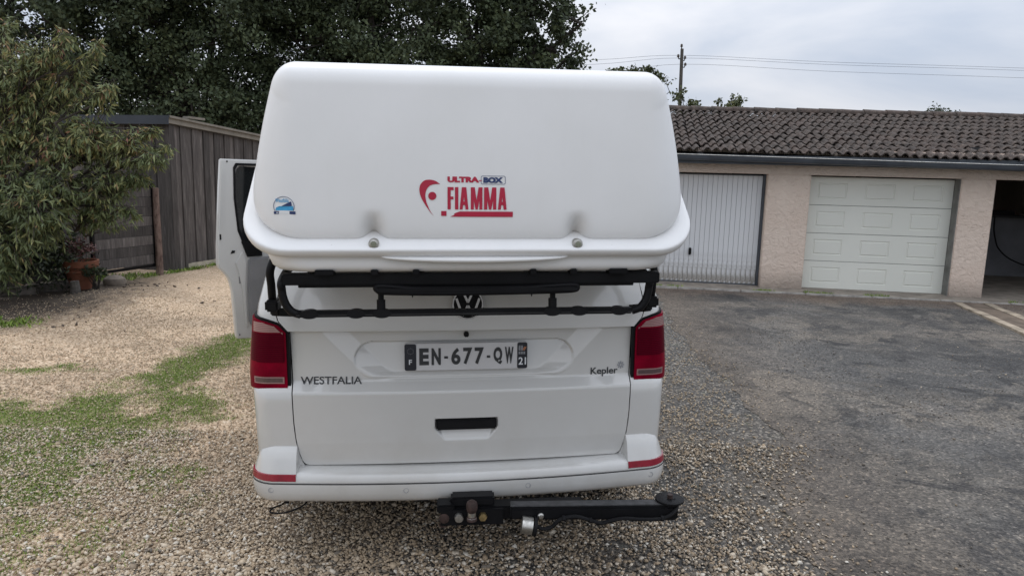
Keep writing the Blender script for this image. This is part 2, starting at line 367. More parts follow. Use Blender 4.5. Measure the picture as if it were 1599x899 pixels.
tag(stones('pebble_gravel', X, Y, S, PEB, T), 'cream and grey pebbles covering the yard behind the van', 'gravel', kind='stuff')
X, Y = scatter(110000, -7.4, 2.3, 4.6, 9.5, lambda X, Y: dens_gravel(X, Y)*np.interp(Y, [4.9, 6.5, 9.5], [.95, .7, .25])*(1-.9*np.exp(-(((X+7.0)/2.0)**2+((Y-9.1)/2.)**2)))*((X < -1.3) | (X > .75)))
T = np.clip(.25+.6*rng.beta(2.2, 1.6, len(X)), 0, 1); S = (.006+.006*rng.random(len(X))**2)
tag(stones('distant_pebble_gravel', X, Y, S, PEB, T, low=True), 'tan pebbles spread over the far part of the yard', 'gravel', kind='stuff')
X, Y = scatter(13000, .9, 6.5, 2.3, 9, lambda X, Y: np.where(X > xb(Y)-.1, .014+.55*np.exp(-(X-xb(Y))/.24)+.10*sstep(.60, .68, fbm(X, Y, 1.2, 4)), 0))
T = rng.uniform(.05, .95, len(X))*np.where(rng.random(len(X)) < .4, .35, 1)
tag(stones('loose_stone_scatter', X, Y, .004+.008*rng.random(len(X))**2, PEB, T, low=True), 'loose small stones scattered on the worn asphalt', 'stones', kind='stuff')
X, Y = scatter(26000, 1.6, 7.5, 2.4, 8.5, lambda X, Y: np.where(X > xb(Y), .45*sstep(.52, .66, fbm(X, Y, 1.3, 4))*np.exp(-((X-3.0)/1.6)**2)+.03, 0))
tag(stones('crumbled_asphalt', X, Y, .003+.007*rng.random(len(X))**2, PEB, rng.uniform(0, .22, len(X)), low=True), 'dark crumbs broken out of the worn asphalt', 'crumbs', kind='stuff')
# mound of raked soil and dark clods near the tree
X, Y = scatter(1500, -7.6, -3.9, 7.4, 10.8, lambda X, Y: np.where(X < -4.6, .28, .08)*sstep(.42, .6, fbm(X, Y, 2.2, 3)))
T = rng.uniform(0, .12, len(X)); CLOD = pebblemat('soil_clods', [(0, (.035, .027, .02)), (.6, (.09, .065, .045)), (1, (.15, .1, .06))])
tag(stones('soil_clod_litter', X, Y, .012+.028*rng.random(len(X))**3, CLOD, T*6, low=True), 'dark clods and leaf litter on the gravel near the tree', 'litter', kind='stuff')

# short grass growing through the gravel
def blades(n, x0, x1, y0, y1, hmin, hmax):
    X = rng.uniform(x0, x1, n); Y = rng.uniform(y0, y1, n); g = grass_mask(X, Y)
    k = (rng.random(n) < np.clip(g*2.3-.20, 0, 1)); X, Y = X[k], Y[k]; n = len(X)
    a = rng.random(n)*2*np.pi; h = rng.uniform(hmin, hmax, n); wd = h*.16; ln = rng.uniform(.2, 1.0, n)*h; b = a+rng.normal(1.5, .5, n)
    z = gh(X, Y)+.004
    p0 = np.stack([X-np.cos(a)*wd, Y-np.sin(a)*wd, z], -1); p1 = np.stack([X+np.cos(a)*wd, Y+np.sin(a)*wd, z], -1); p2 = np.stack([X+np.cos(b)*ln, Y+np.sin(b)*ln, z+h*.8], -1)
    V = np.stack([p0, p1, p2], 1).reshape(-1, 3); F = np.arange(3*n).reshape(-1, 3); return V, F, np.repeat(rng.random(n), 3)
M = Mat('grass_blades'); a = M.n('Attribute', attribute_name='tint'); M.col(M.ramp(a.outputs['Fac'], [(0, (.065, .11, .014)), (.6, (.15, .24, .026)), (1, (.27, .34, .055))])).rough(.7); GRASS = M.m
Va, Fa, Ta = blades(330000, -4.8, -1.5, 2.3, 8.2, .007, .022); Vb, Fb, Tb = blades(60000, -8, -4.3, 7, 16.5, .03, .07)
tag(fast_mesh('short_grass', np.concatenate([Va, Vb]), np.concatenate([Fa, Fb+len(Va)]), GRASS, None, False, {'tint': np.concatenate([Ta, Tb])}), 'short green grass and moss growing through the gravel', 'grass', kind='stuff')
for i in range(7):
    X = rng.uniform(2.3, 4.4, 1); 
# weeds along the garage kerb
X = rng.uniform(2.3, 8, 2600); Y = 12.511-.159*X-.40+rng.normal(0, .035, 2600); k = (fbm(X, Y, 2.2, 3) > .53) | (X < 2.5); X, Y = X[k], Y[k]; n = len(X)
a = rng.random(n)*6.28; h = rng.uniform(.02, .06, n); z = gh(X, Y)+.01
V = np.stack([np.stack([X-.005, Y, z], -1), np.stack([X+.005, Y, z], -1), np.stack([X+np.cos(a)*h*.5, Y+np.sin(a)*h*.5, z+h], -1)], 1).reshape(-1, 3)
tag(fast_mesh('kerb_weeds', V, np.arange(3*n).reshape(-1, 3), GRASS, None, False, {'tint': np.repeat(rng.random(n), 3)}), 'small weeds in the joint along the garage kerb', 'weeds', kind='stuff')

# ------------------------------------------------------------------ camper van
VAN_LOC = (-.188+.01*math.cos(.127), 3.034+.01*math.sin(.127), 0); VAN_ROT = (0, -.0145, .127)
van = tag(empty('camper_van', VAN_LOC, VAN_ROT), 'white camper van seen from behind with its left front door open', 'van')
Wz = lambda z: np.interp(z, [.3, .5, .9, 1.0, 1.2, 1.33, 1.9, 1.95, 1.99], [.915, .922, .93, .922, .902, .872, .79, .76, .70])
RC = .085
yb_z = lambda z: np.interp(z, [.40, .50, .60, .80, .822, .832, .868, .876, 1.06, 1.083, 1.0905, 1.096, 1.17, 1.25, 1.35, 1.9, 1.99],
                           [.02, .0, -.012, -.020, -.020, -.017, .018, .021, .030, .031, .031, .004, .012, .040, .080, .300, .38])
def S(x, z, detail=True):
    x = np.asarray(x, float); z = np.asarray(z, float); ax = np.abs(x); Wd = Wz(z)
    core = np.minimum(ax, Wd-RC); y = yb_z(z)+.03*(core/.75)**2
    d_ = np.clip(ax-(Wd-RC), 0, RC-1e-5); y = y+RC-np.sqrt(RC**2-d_**2)
    if detail:
        hw = np.interp(z, [.86, .90, .935, 1.088], [.38, .42, .475, .625]); di = np.clip(hw-ax, 0, 1)
        k = np.clip(di/.11, 0, 1)*np.clip((z-.872)/.035, 0, 1)*(z < 1.0895); y = y+.021*k
        ex = np.clip((ax-.40)/.085, 0, 9); ez = np.abs(z-.963)/.078; rr = np.where(ax > .40, np.sqrt(ex**2+ez**2), ez)
        kl = sstep(1.02, .975, rr)*(z < 1.0895); y = y+kl*(np.clip((z-.885)*.16, 0, .05)-.006)
        hw2 = np.interp(z, [.605, .66], [.095, .135]); k2 = sstep(hw2+.006, hw2-.006, ax)*sstep(.603, .609, z)*sstep(.705, .70, z)
        y = y+k2*np.interp(z, [.605, .66, .70], [.004, .024, .026])
    return y
hwz = lambda z: np.interp(z, [.497, .500, .505, .513, .525, .56, .62, .70, .83, 1.09, 1.138, 1.18, 1.35, 1.9, 1.94, 1.96], [.690, .700, .708, .715, .720, .730, .740, .746, .748, .757, .800, .812, .785, .70, .67, .62])
# tailgate
zl = np.unique(np.round(np.concatenate([np.linspace(.497, .53, 8), np.linspace(.53, .60, 6), np.linspace(.60, .72, 26), np.linspace(.72, .815, 6), np.linspace(.815, .885, 22), np.linspace(.885, 1.07, 44), np.linspace(1.07, 1.1, 22), np.linspace(1.1, 1.35, 20), np.linspace(1.37, 1.955, 20)]), 5))
uu = np.concatenate([np.linspace(-1, -.2, 130), np.linspace(-.195, .195, 66), np.linspace(.2, 1, 130)])
Xg = hwz(zl)[:, None]*uu[None]; Zg = np.repeat(zl[:, None], len(uu), 1); Yg = S(Xg, Zg)
P = np.stack([Xg, Yg, Zg], -1)
def rim(P, d=.03):                                        # turn the panel edge inwards
    sk = lambda r, dx, dz: r+np.array([0, d, 0])
    top = P[-1:]+[0, d, -.001]; bot = P[:1]+[0, d, .001]; P = np.concatenate([bot, P, top], 0)
    L = P[:, :1]+[.001, d, 0]; R_ = P[:, -1:]+[-.001, d, 0]; return np.concatenate([L, P, R_], 1)
tail = grid_obj('tailgate', rim(P), PAINT, van, ang=60)
# dark gap behind the seams
zg = np.linspace(.46, 1.95, 80); ug = np.linspace(-1, 1, 60); Xq = (hwz(np.clip(zg, .5, 2))+.02)[:, None]*ug; Zq = np.repeat(zg[:, None], 60, 1)
grid_obj('tailgate_seal', np.stack([Xq, S(Xq, Zq, False)+.068, Zq], -1), RUBBER, van, ang=180)
# body shell, both sides, roof and nose
def path(z, sgn, x0):
    Wd = float(Wz(z)); yb0 = float(S(0, z, False)); pts = []
    for x in np.linspace(x0, Wd-RC, 5): pts.append((x, float(S(x, z, False))))
    yc = float(S(Wd-RC, z, False))+RC
    for a in np.linspace(0, math.pi/2, 12)[1:]: pts.append((Wd-RC+RC*math.sin(a), yc-RC*math.cos(a)))
    yF = float(np.interp(z, [.3, .8, .95, 1.08, 1.15, 1.9, 1.99], [4.75, 4.85, 4.80, 4.45, 4.2, 3.35, 3.2])); rf = .35
    for y in np.linspace(yc, yF-rf, 20)[1:]: pts.append((Wd, y))
    for a in np.linspace(0, math.pi/2, 8)[1:]: pts.append((Wd-rf+rf*math.cos(a), yF-rf+rf*math.sin(a)))
    for x in np.linspace(Wd-rf, 0, 5)[1:]: pts.append((x, yF))
    return np.array([(sgn*a, b, z) for a, b in pts])
zs = np.concatenate([np.linspace(.42, .83, 10), np.linspace(.84, 1.08, 8), np.linspace(1.085, 1.22, 14), np.linspace(1.25, 1.93, 18)])
for sgn in (-1, 1):
    rows = [path(z, sgn, float(hwz(z))+.005) for z in zs]
    P = np.array(rows); P = np.concatenate([P[:, :1]+np.array([0, .03, 0]), P], 1)
    grid_obj('body_side', P, PAINT, van, ang=60)
rows = []
for z, k in ((1.931, 1), (1.96, .975), (1.98, .93), (1.99, .8), (1.997, .5), (2.0, .05)):
    a = path(1.931, 1, 0.0); a2 = a[::-1]*[-1, 1, 1]; r_ = np.concatenate([a, a2[1:-1]], 0).copy(); cy_ = 1.85
    r_[:, 0] *= k; r_[:, 1] = cy_+(r_[:, 1]-cy_)*k; r_[:, 2] = z; rows.append(r_)
grid_obj('roof', np.array(rows), PAINT, van, closed_u=True, ang=60)
# glass
zw = np.linspace(1.40, 1.84, 16); uw = np.linspace(-.86, .86, 20); Xw = (hwz(zw))[:, None]*uw; Zw = np.repeat(zw[:, None], 20, 1)
grid_obj('rear_window', np.stack([Xw, S(Xw, Zw, False)-.004, Zw], -1), BLACKG, van, ang=180)
for sgn in (-1, 1):
    for y0, y1 in ((.45, 1.35), (1.5, 2.55)) + (((2.75, 3.45),) if sgn > 0 else ()):
        yy = np.linspace(y0, y1, 3); zz = np.linspace(1.2, 1.78, 8)
        P = np.array([[(sgn*(float(Wz(z))+.004), y, z) for y in yy] for z in zz]); grid_obj('side_window', P, BLACKG, van, ang=180)
zz = np.linspace(1.18, 1.86, 8); P = np.array([[(x, float(np.interp(z, [1.15, 1.9], [4.2, 3.35]))+.006, z) for x in np.linspace(-.45, .45, 4)] for z in zz]); grid_obj('windscreen', P, BLACKG, van, ang=180)
# front door opening on the left side
P = np.array([[(-float(Wz(z))-.003, y, z) for y in np.linspace(2.75, 3.72, 4)] for z in np.linspace(.42, 1.84, 10)]); grid_obj('door_opening', P, RUBBER, van, ang=180)
MB().box(-.84, .84, .25, 4.5, .30, .44).build('underbody', RUBBER, van, bevel=.03)
for sx in (-1, 1):
    for wy in (.92, 3.92):
        c = (sx*.80, wy, .325)
        t = MB().lathe([(.20, -.11), (.30, -.115), (.322, -.10), (.33, -.06), (.33, .06), (.322, .10), (.30, .115), (.20, .11)], c, 32, 'x').build('wheel', RUBBER, van)
        MB().lathe([(.02, sx*.10), (.06, sx*.112), (.19, sx*.09), (.205, sx*.117), (.19, sx*.118), (.18, sx*.08), (.02, sx*.085)], c, 24, 'x').build('rim', STEEL, t)
        MB().lathe([(.37, sx*.02), (.37, sx*.133)], c, 32, 'x').build('wheel_arch', RUBBER, van)
# bumper
bp = []
for x in np.linspace(0, .815, 17): bp.append((x, .005+.03*(x/.75)**2, 0, -1))
rb = .050; x0, y0 = .815, .005+.03*(.815/.75)**2+rb
for a in np.linspace(0, math.pi/2, 14)[1:]: bp.append((x0+rb*math.sin(a), y0-rb*math.cos(a), math.sin(a), -math.cos(a)))
for y in np.linspace(y0, .62, 6)[1:]: bp.append((x0+rb, y, 1, 0))
bp = np.array(bp); bpf = np.concatenate([bp[:0:-1]*[-1, 1, -1, 1], bp], 0)
def sweep(prof, pth, liftk=1.0):
    rows = []
    for off, z in prof:
        rows.append(np.stack([pth[:, 0]+pth[:, 2]*off, pth[:, 1]+pth[:, 3]*off, z+.012*(np.clip(np.abs(pth[:, 0]), 0, .9)/.9)**2*liftk], -1))
    return np.array(rows)
prof = [(-.06, .4885), (.0, .4875), (.03, .486), (.056, .478), (.068, .468), (.076, .456), (.078, .437), (.070, .434), (.070, .431), (.079, .429), (.080, .415), (.078, .388), (.072, .362), (.060, .346), (.040, .336), (-.06, .328)]
bump = grid_obj('rear_bumper', sweep(prof, bpf), PAINT, van, ang=50)
grid_obj('bumper_seam', sweep([(.077, .4290), (.0795, .4298), (.0795, .4320), (.0775, .4330)], bpf[6:-6]), RUBBER, bump, ang=30)
for sgn in (-1, 1):
    q = bp[np.abs(bp[:, 0]) > .0]; s_ = []
    sub = [(xi, .005+.03*(xi/.75)**2, 0, -1) for xi in (.738, .7385)] + [tuple(r) for r in bp if r[0] > .7401]
    sub = np.array(sub)*[sgn, 1, sgn, 1]
    pr = [(-.02, .592), (.004, .588), (.022, .580), (.040, .560), (.052, .53), (.062, .50), (.070, .475), (.077, .455), (.074, .444), (.0, .441)]
    P = sweep(pr, sub, .6); P = np.concatenate([P[:, :1]+np.array([-sgn*.012, .06, 0]), P], 1)
    up_ = grid_obj('bumper_corner', P, PAINT, bump, ang=45)
    sub2 = np.array([r for r in sub if r[1] < .14]); pr2 = [(.069, .4745), (.0755, .473), (.0805, .447), (.0765, .4425)]
    grid_obj('reflector', sweep([(.04, .4745)]+pr2+[(.04, .4425)], sub2, .8), REFL, bump, ang=30)
def ring(cx, cz, r, y, mat, name, parent, th=.0022, n_=24):
    mb = MB(); mb.tube([(cx+r*math.cos(a), y, cz+r*math.sin(a)) for a in np.linspace(0, 2*math.pi, n_)], th, 5, False); return mb.build(name, mat, parent)
def bump_y(x, z):
    off = np.interp(z, [.346, .362, .388, .415, .429], [.060, .072, .078, .080, .079]); ax = abs(x)
    for i in range(len(bp)-1):
        a, b = bp[i], bp[i+1]; xa = a[0]+a[2]*off; xb_ = b[0]+b[2]*off
        if xa <= ax <= xb_+1e-9: t_ = (ax-xa)/max(1e-9, xb_-xa); return (a[1]+a[3]*off)*(1-t_)+(b[1]+b[3]*off)*t_
    return 0
for x, z in ((-.845, .414), (-.267, .402), (.272, .402), (.848, .414)):
    ring(x, z, .0105, bump_y(x, z)-.0002, GREYLET, 'parking_sensor', bump, .0012)
# tail lights
def cpath(z, s):                                          # arc length measured outwards from x = .757
    Wd = Wz(z); xs = .757; flat = (Wd-RC)-xs
    th = np.clip((s-flat)/RC, 0, math.pi/2); ext = np.clip(s-flat-RC*math.pi/2, 0, 9)
    x = np.where(s < flat, xs+s, Wd-RC+RC*np.sin(th)); yb0 = yb_z(.95)+.03*(np.minimum(xs+s, Wd-RC)/.75)**2-.008
    y = yb0+RC-RC*np.cos(th)+ext; nx, ny = np.sin(th), -np.cos(th); return x, y, nx, ny
ztop = lambda s: np.interp(s, [.0, .045, .09, .15, .23, .26], [1.088, 1.134, 1.150, 1.160, 1.166, 1.166])
def lpatch(name, sgn, s0, s1, zb, zt, off, mat, parent, ns=26, nz=14, edge=.010, clip=0):
    ss = np.linspace(s0, s1, ns); rows = []
    for t in np.linspace(0, 1, nz):
        b = zb(ss) if callable(zb) else np.full(ns, zb); tp = zt(ss) if callable(zt) else np.full(ns, zt)
        z = b+(tp-b)*t; x, y, nx, ny = cpath(z, ss)
        rows.append(np.stack([sgn*(x+nx*off), y+ny*off, z], -1))
    P = np.array(rows); x, y, nx, ny = cpath(np.full(ns, 1.0), ss); inn = np.stack([-sgn*nx*edge, -ny*edge, np.zeros(ns)], -1)
    P = np.concatenate([P[:1]+inn, P, P[-1:]+inn], 0); P = np.concatenate([P[:, :1]+inn[0], P, P[:, -1:]+inn[-1]], 1)
    return grid_obj(name, P, mat, parent, ang=40)
for sgn in (-1, 1):
    tl = lpatch('tail_light', sgn, .0, .225, .836, ztop, .012, BLACKP, van, edge=.03)
    lpatch('red_lens', sgn, .014, .218, .843, lambda s: ztop(s)-.012, .019, LENS, tl)
    lpatch('brake_lens', sgn, .022, .17, .965, 1.088, .0206, LENSD, tl, edge=.004)
    lpatch('brake_lens', sgn, .026, .135, .962, 1.03, .0220, LENSD, tl, edge=.004)
    lpatch('reversing_lens', sgn, .026, .150, 1.094, lambda s: np.minimum(ztop(s-.016)-.014, 1.136), .0215, LENSC, tl, edge=.004)
    lpatch('indicator_frame', sgn, .026, .150, .868, .898, .0206, LENSC, tl, edge=.004)
    lpatch('indicator_lens', sgn, .034, .143, .874, .893, .0218, LENSI, tl, edge=.004)
# handle, camera, emblem
MB().box(-.1335, .1335, -.012-.012, .02, .6535, .700).build('handle_bar', BLACKP, tail, bevel=.006)
MB().box(-.011, .011, -.006, .03, 1.068, 1.088).build('reversing_camera', BLACKP, tail, bevel=.004)
em = MB(); ez = 1.214; eyy = .006
em.lathe([(.001, -.004), (.050, -.006), (.062, -.004), (.064, .03)], (.006, eyy, ez), 40, 'y'); emb = em.build('emblem', BLACKP, tail)
r1 = MB()
ring(.006, ez, .064, eyy-.006, CHROME, 'emblem_ring', emb, .0045, 48)
def stroke(mb, pts, w_, y0, y1):
    for a, b in zip(pts[:-1], pts[1:]):
        a = np.array(a); b = np.array(b); d_ = (b-a)/np.linalg.norm(b-a); n_ = np.array([-d_[1], d_[0]])*w_/2
        mb.prism([tuple(a+n_), tuple(b+n_), tuple(b-n_), tuple(a-n_)], y0, y1)
mb = MB(); k = .058
stroke(mb, [(.006-.36*k, ez+.92*k), (.006, ez+.14*k), (.006+.36*k, ez+.92*k)], .0095, eyy-.012, eyy)
stroke(mb, [(.006-.86*k, ez+.45*k), (.006-.40*k, ez-.85*k), (.006, ez-.10*k), (.006+.40*k, ez-.85*k), (.006+.86*k, ez+.45*k)], .010, eyy-.0123, eyy)
mb.build('emblem_letters', CHROME, emb)
# lettering
_fc = {}
def glyph(text, off=0.0):
    key = (text, off)
    if key not in _fc:
        cu = bpy.data.curves.new('t', 'FONT'); cu.body = text; cu.size = 1; cu.offset = off; cu.resolution_u = 4
        ob = bpy.data.objects.new('t', cu); COL.objects.link(ob); me = bpy.data.meshes.new_from_object(ob)
        V = np.array([p.co[:2] for p in me.vertices]); F = [tuple(p.vertices) for p in me.polygons]
        bpy.data.objects.remove(ob); bpy.data.curves.remove(cu); bpy.data.meshes.remove(me)
        V = (V-V.min(0))/(V.max(0)-V.min(0)); _fc[key] = (V, F)
    return _fc[key]
def decal(name, pieces, surf, mat, parent, lift=.002):
    mb = MB()
    for i, (V, F) in enumerate(pieces):
        V = np.asarray(V); Y = np.array([surf(x, z) for x, z in V])-lift-.0002*(i % 5)
        mb.add([(x, y, z) for (x, z), y in zip(V, Y)], F)
    me = bpy.data.meshes.new(name); me.from_pydata(mb.v, [], mb.f); me.update(); me.materials.append(mat)
    o = bpy.data.objects.new(name, me); COL.objects.link(o); o.parent = parent; return o
def fit(text, x0, x1, z0, z1, off=0.0):
    V, F = glyph(text, off); return V*[x1-x0, z1-z0]+[x0, z0], F
def poly(pts, x0, x1, z0, z1):
    V = np.array(pts, float)*[x1-x0, z1-z0]+[x0, z0]; return V, [tuple(range(len(pts)))]
Sf = lambda x, z: float(S(x, z))
decal('maker_lettering', [fit('WESTFALIA', -.718, -.455, .861, .893, .012)], Sf, DARKLET, tail)
decal('model_lettering', [fit('Kepler', .568, .697, .866, .907, .02)], Sf, DARKLET, tail)
pcs = []
for a in range(8):
    t = a*math.pi/4; cx, cz = .711, .915; u = np.array([math.cos(t), math.sin(t)]); n_ = np.array([-u[1], u[0]])
    pcs.append((np.array([u*.004+n_*.0018, u*.017+n_*.0035, u*.017-n_*.0035, u*.004-n_*.0018])+[cx, cz], [(0, 1, 2, 3)]))
decal('star_mark', pcs, Sf, GREYLET, tail)
# number plate
py = .018; pl = empty('number_plate', (0, 0, 0)); pl.parent = van
def rrect(x0, x1, z0, z1, r, n_=5):
    o = []
    for cx, cz, a0 in ((x1-r, z1-r, 0), (x0+r, z1-r, 90), (x0+r, z0+r, 180), (x1-r, z0+r, 270)):
        for k_ in range(n_+1): a = math.radians(a0+90*k_/n_); o.append((cx+r*math.cos(a), cz+r*math.sin(a)))
    return o
PX0, PX1, PZ0, PZ1 = -.270, .273, .917, 1.037
MB().prism(rrect(PX0, PX1, PZ0, PZ1, .008), py-.002, py+.02).build('plate_panel', PLATEW, pl, bevel=.0012)
pf = lambda p: PX0+(p-78)/1427*(PX1-PX0)
MB().prism(rrect(PX0+.001, pf(214), PZ0+.001, PZ1-.001, .008), py-.0035, py).build('country_band', PLATEB, pl)
MB().prism(rrect(pf(1384), PX1-.001, PZ0+.001, PZ1-.001, .008), py-.0035, py).build('region_band', PLATEB, pl)
ps = lambda x, z: py-.002
zz0, zz1 = PZ0+.024, PZ0+.100
pcs = [fit(ch, pf(a), pf(b), z0_, z1_, of) for ch, a, b, z0_, z1_, of in (('E', 248, 358, zz0, zz1, .05), ('N', 388, 495, zz0, zz1, .05), ('6', 615, 722, zz0, zz1, 0.035), ('7', 752, 857, zz0, zz1, 0.035), ('7', 885, 992, zz0, zz1, 0.035), ('Q', 1105, 1208, zz0-.002, zz1, .055), ('W', 1238, 1340, zz0, zz1, .05))]
for a, b in ((533, 577), (1027, 1067)): pcs.append(poly([(0,0),(1,0),(1,1),(0,1)], pf(a), pf(b), PZ0+.052, PZ0+.063))
decal('plate_characters', pcs, ps, DARKLET, pl, .0015)
ps2 = lambda x, z: py-.0035
decal('country_letter', [fit('F', pf(130), pf(165), PZ0+.028, PZ0+.050, .02)], ps2, DECALW, pl, .001)
pcs = []
for a in range(12):
    t = a*math.pi/6; cx, cz = pf(148), PZ0+.088; u = np.array([math.cos(t), math.sin(t)])*.013+[cx, cz]; pcs.append((np.array([(-.0015, -.0015), (.0015, -.0015), (0, .002)])+u, [(0, 1, 2)]))
decal('country_stars', pcs, ps2, GREYLET, pl, .001)
decal('region_number', [fit('21', pf(1400), pf(1488), PZ0+.018, PZ0+.052, .02)], ps2, DECALW, pl, .001)
pcs = [poly([(0,0),(1,0),(1,1),(0,1)], pf(1400)+i*.0105, pf(1400)+i*.0105+.008, PZ0+.066, PZ0+.078) for i in range(3)]
pcs += [poly([(0,0),(1,0),(1,1),(0,1)], pf(1400)+i*.0105, pf(1400)+i*.0105+.008, PZ0+.083, PZ0+.106) for i in (0, 1)]
decal('region_crest', pcs, ps2, GREYLET, pl, .001)
decal('region_crest_stripes', [poly([(0,0),(.3,0),(1,1),(.7,1)], pf(1440)+i*.006, pf(1440)+i*.006+.014, PZ0+.083, PZ0+.10) for i in range(2)], ps2, ORANGE, pl, .0016)
# open front door on the left
H2 = np.array([-.93, 3.72]); D2 = np.array([-.87, -.69]); D2 /= np.linalg.norm(D2); N2 = np.array([D2[1], -D2[0]]); N2 = -N2 if N2[1] > 0 else N2
dr = empty('open_front_door', (0, 0, 0)); dr.parent = van
def dpt(s, z, o): q = H2+D2*s+N2*o; return (q[0], q[1], z)
def dprism(poly_, o0, o1, name, mat, bevel=0, par=None):
    n_ = len(poly_); mb = MB().add([dpt(s, z, o0) for s, z in poly_]+[dpt(s, z, o1) for s, z in poly_], [tuple(range(n_)), tuple(range(n_, 2*n_))[::-1]]+[(i, i+n_, (i+1) % n_+n_, (i+1) % n_) for i in range(n_)])
    return mb.build(name, mat, par or dr, bevel=bevel)
outer = [(1.108, 1.868), (1.13, 1.65), (1.15, 1.42), (1.172, 1.15), (1.178, 1.02), (1.17, .985), (1.14, .955), (1.10, .90), (1.082, .855), (1.068, .78), (1.06, .60), (1.052, .40), (1.045, .37), (.95, .36), (.05, .36), (.02, .5), (.0, 1.15), (.12, 1.25), (.55, 1.84), (.62, 1.86)]
win = [(1.0, 1.74), (.985, 1.79), (.95, 1.815), (.60, 1.79), (.22, 1.26), (.22, 1.18), (.93, 1.17), (.965, 1.20), (.99, 1.30), (1.01, 1.55)]
# skin with a window hole: outer loop to inner loop bridging
def ringface(o, a, b, name, mat):
    bm = bmesh.new(); va = [bm.verts.new(dpt(s, z, o)) for s, z in a]; vb = [bm.verts.new(dpt(s, z, o)) for s, z in b]
    ed = [bm.edges.new((va[i], va[(i+1) % len(a)])) for i in range(len(a))]+[bm.edges.new((vb[i], vb[(i+1) % len(b)])) for i in range(len(b))]
    bmesh.ops.triangle_fill(bm, use_beauty=True, edges=ed)
    me = bpy.data.meshes.new(name); 
    r_ = bmesh.ops.extrude_face_region(bm, geom=list(bm.faces)); mv = [e for e in r_['geom'] if isinstance(e, bmesh.types.BMVert)]
    for q in mv: q.co += Vector((*(N2*-.05), 0))
    bmesh.ops.recalc_face_normals(bm, faces=bm.faces)
    bmesh.ops.bevel(bm, geom=[e for e in bm.edges if e.calc_face_angle(0) > .6], offset=.008, segments=3, affect='EDGES', clamp_overlap=True)
    bm.to_mesh(me); bm.free(); me.shade_smooth(); me.set_sharp_from_angle(angle=math.radians(40)); me.materials.append(mat)
    o_ = bpy.data.objects.new(name, me); COL.objects.link(o_); o_.parent = dr; return o_
fr = ringface(.0, outer, win, 'door_frame', PAINT)
dprism([(s*.98+.008, z*.98+.03) for s, z in win], -.03, -.024, 'door_window', BLACKG)
# raised inner return, window seal and trim panel
dprism([(1.012, 1.80), (.99, 1.835), (.60, 1.83), (.60, 1.812), (.975, 1.815), (.996, 1.78), (1.005, 1.55), (.985, 1.30), (.93, 1.165), (.86, 1.165), (.86, 1.145), (.95, 1.145), (1.0, 1.28), (1.02, 1.55)], 0, .007, 'window_seal', BLACKP)
dprism([(.975, 1.19), (.93, 1.06), (.90, 1.06), (.80, 1.06), (.80, 1.19)], .002, .012, 'sill_trim', BLACKP)
GREYTRIM = simple('grey_door_trim', (.22, .22, .225), .6)
dprism([(.925, 1.05), (.945, .80), (.945, .50), (.90, .44), (.08, .44), (.08, 1.05)], .0, .03, 'trim_panel', GREYTRIM, .012)
dprism([(1.035, 1.02), (1.005, .90), (.985, .78), (.98, .5), (.955, .45), (.955, .60), (.96, .80), (.94, 1.02), (.97, 1.12)], .0, .012, 'inner_rib', PAINT, .005)
dprism([(1.07, 1.095), (1.035, 1.10), (1.03, 1.118), (1.055, 1.122)], .0, .004, 'latch_opening', BLACKP)
dprism([(1.153, 1.215), (1.14, 1.215), (1.14, 1.26), (1.153, 1.26)], .0, .004, 'striker_plate', BLACKP)
dprism([(1.065, 1.84), (1.055, 1.84), (1.055, 1.852), (1.065, 1.852)], .0, .004, 'rubber_stop', BLACKP)
dprism([(1.03, .40), (1.022, .40), (1.022, .41), (1.03, .41)], .0, .004, 'rubber_stop', BLACKP)
dprism([(1.01, .84), (.995, .84), (.995, .90), (1.01, .90)], .0, .003, 'door_plate', GREYTRIM)
# tow bar with ball and wiring
tb = empty('tow_bar', (0, 0, 0)); tb.parent = van
def bar(x0, y0, x1, y1, wd, z0a, z1a, z0b, z1b):
    d_ = np.array([x1-x0, y1-y0]); d_ /= np.linalg.norm(d_); n_ = np.array([-d_[1], d_[0]])*wd/2
    vs = []
    for (x, y, za, zb_) in ((x0, y0, z0a, z1a), (x1, y1, z0b, z1b)):
        for s_ in (-1, 1):
            for z in (za, zb_): vs.append((x+n_[0]*s_, y+n_[1]*s_, z))
    return vs, [(0,1,3,2),(4,6,7,5),(0,4,5,1),(2,3,7,6),(0,2,6,4),(1,5,7,3)]
m_ = MB(); m_.add(*bar(-.11, -.11, .50, -.155, .08, .288, .350, .305, .362)); m_.build('cross_beam', BLACKM, tb, bevel=.006)
m_ = MB(); m_.add(*bar(.18, -.165, .90, -.235, .085, .312, .363, .306, .370)); m_.build('swing_beam', BLACKM, tb, bevel=.008)
m_ = MB(); m_.add(*bar(.18, -.17, .895, -.238, .05, .3635, .3685, .3705, .3755)); m_.build('beam_strip', simple('beam_top_grey', (.05, .05, .052), .6, var=.4, scale=30), tb, bevel=.002)  # separate strip, lighter grey, along the top of the beam
m_ = MB(); m_.add(*bar(-.075, -.115, .115, -.125, .07, .352, .395, .355, .398)); m_.build('upper_bracket', BLACKM, tb, bevel=.008)
m_ = MB(); m_.add(*bar(-.12, -.165, .15, -.178, .012, .280, .350, .282, .353)); m_.build('ball_plate', BLACKM, tb, bevel=.003)
MB().box(-.135, -.06, -.17, -.09, .335, .372).build('end_bracket', BLACKM, tb, bevel=.006)
MB().lathe([(.001, .031), (.012, .029), (.021, .022), (.0245, .010), (.025, 0), (.0245, -.008), (.020, -.018), (.016, -.026), (.0165, -.04), (.022, -.048), (.022, -.06)], (.012, -.20, .375), 24).build('tow_ball', RUST, tb)
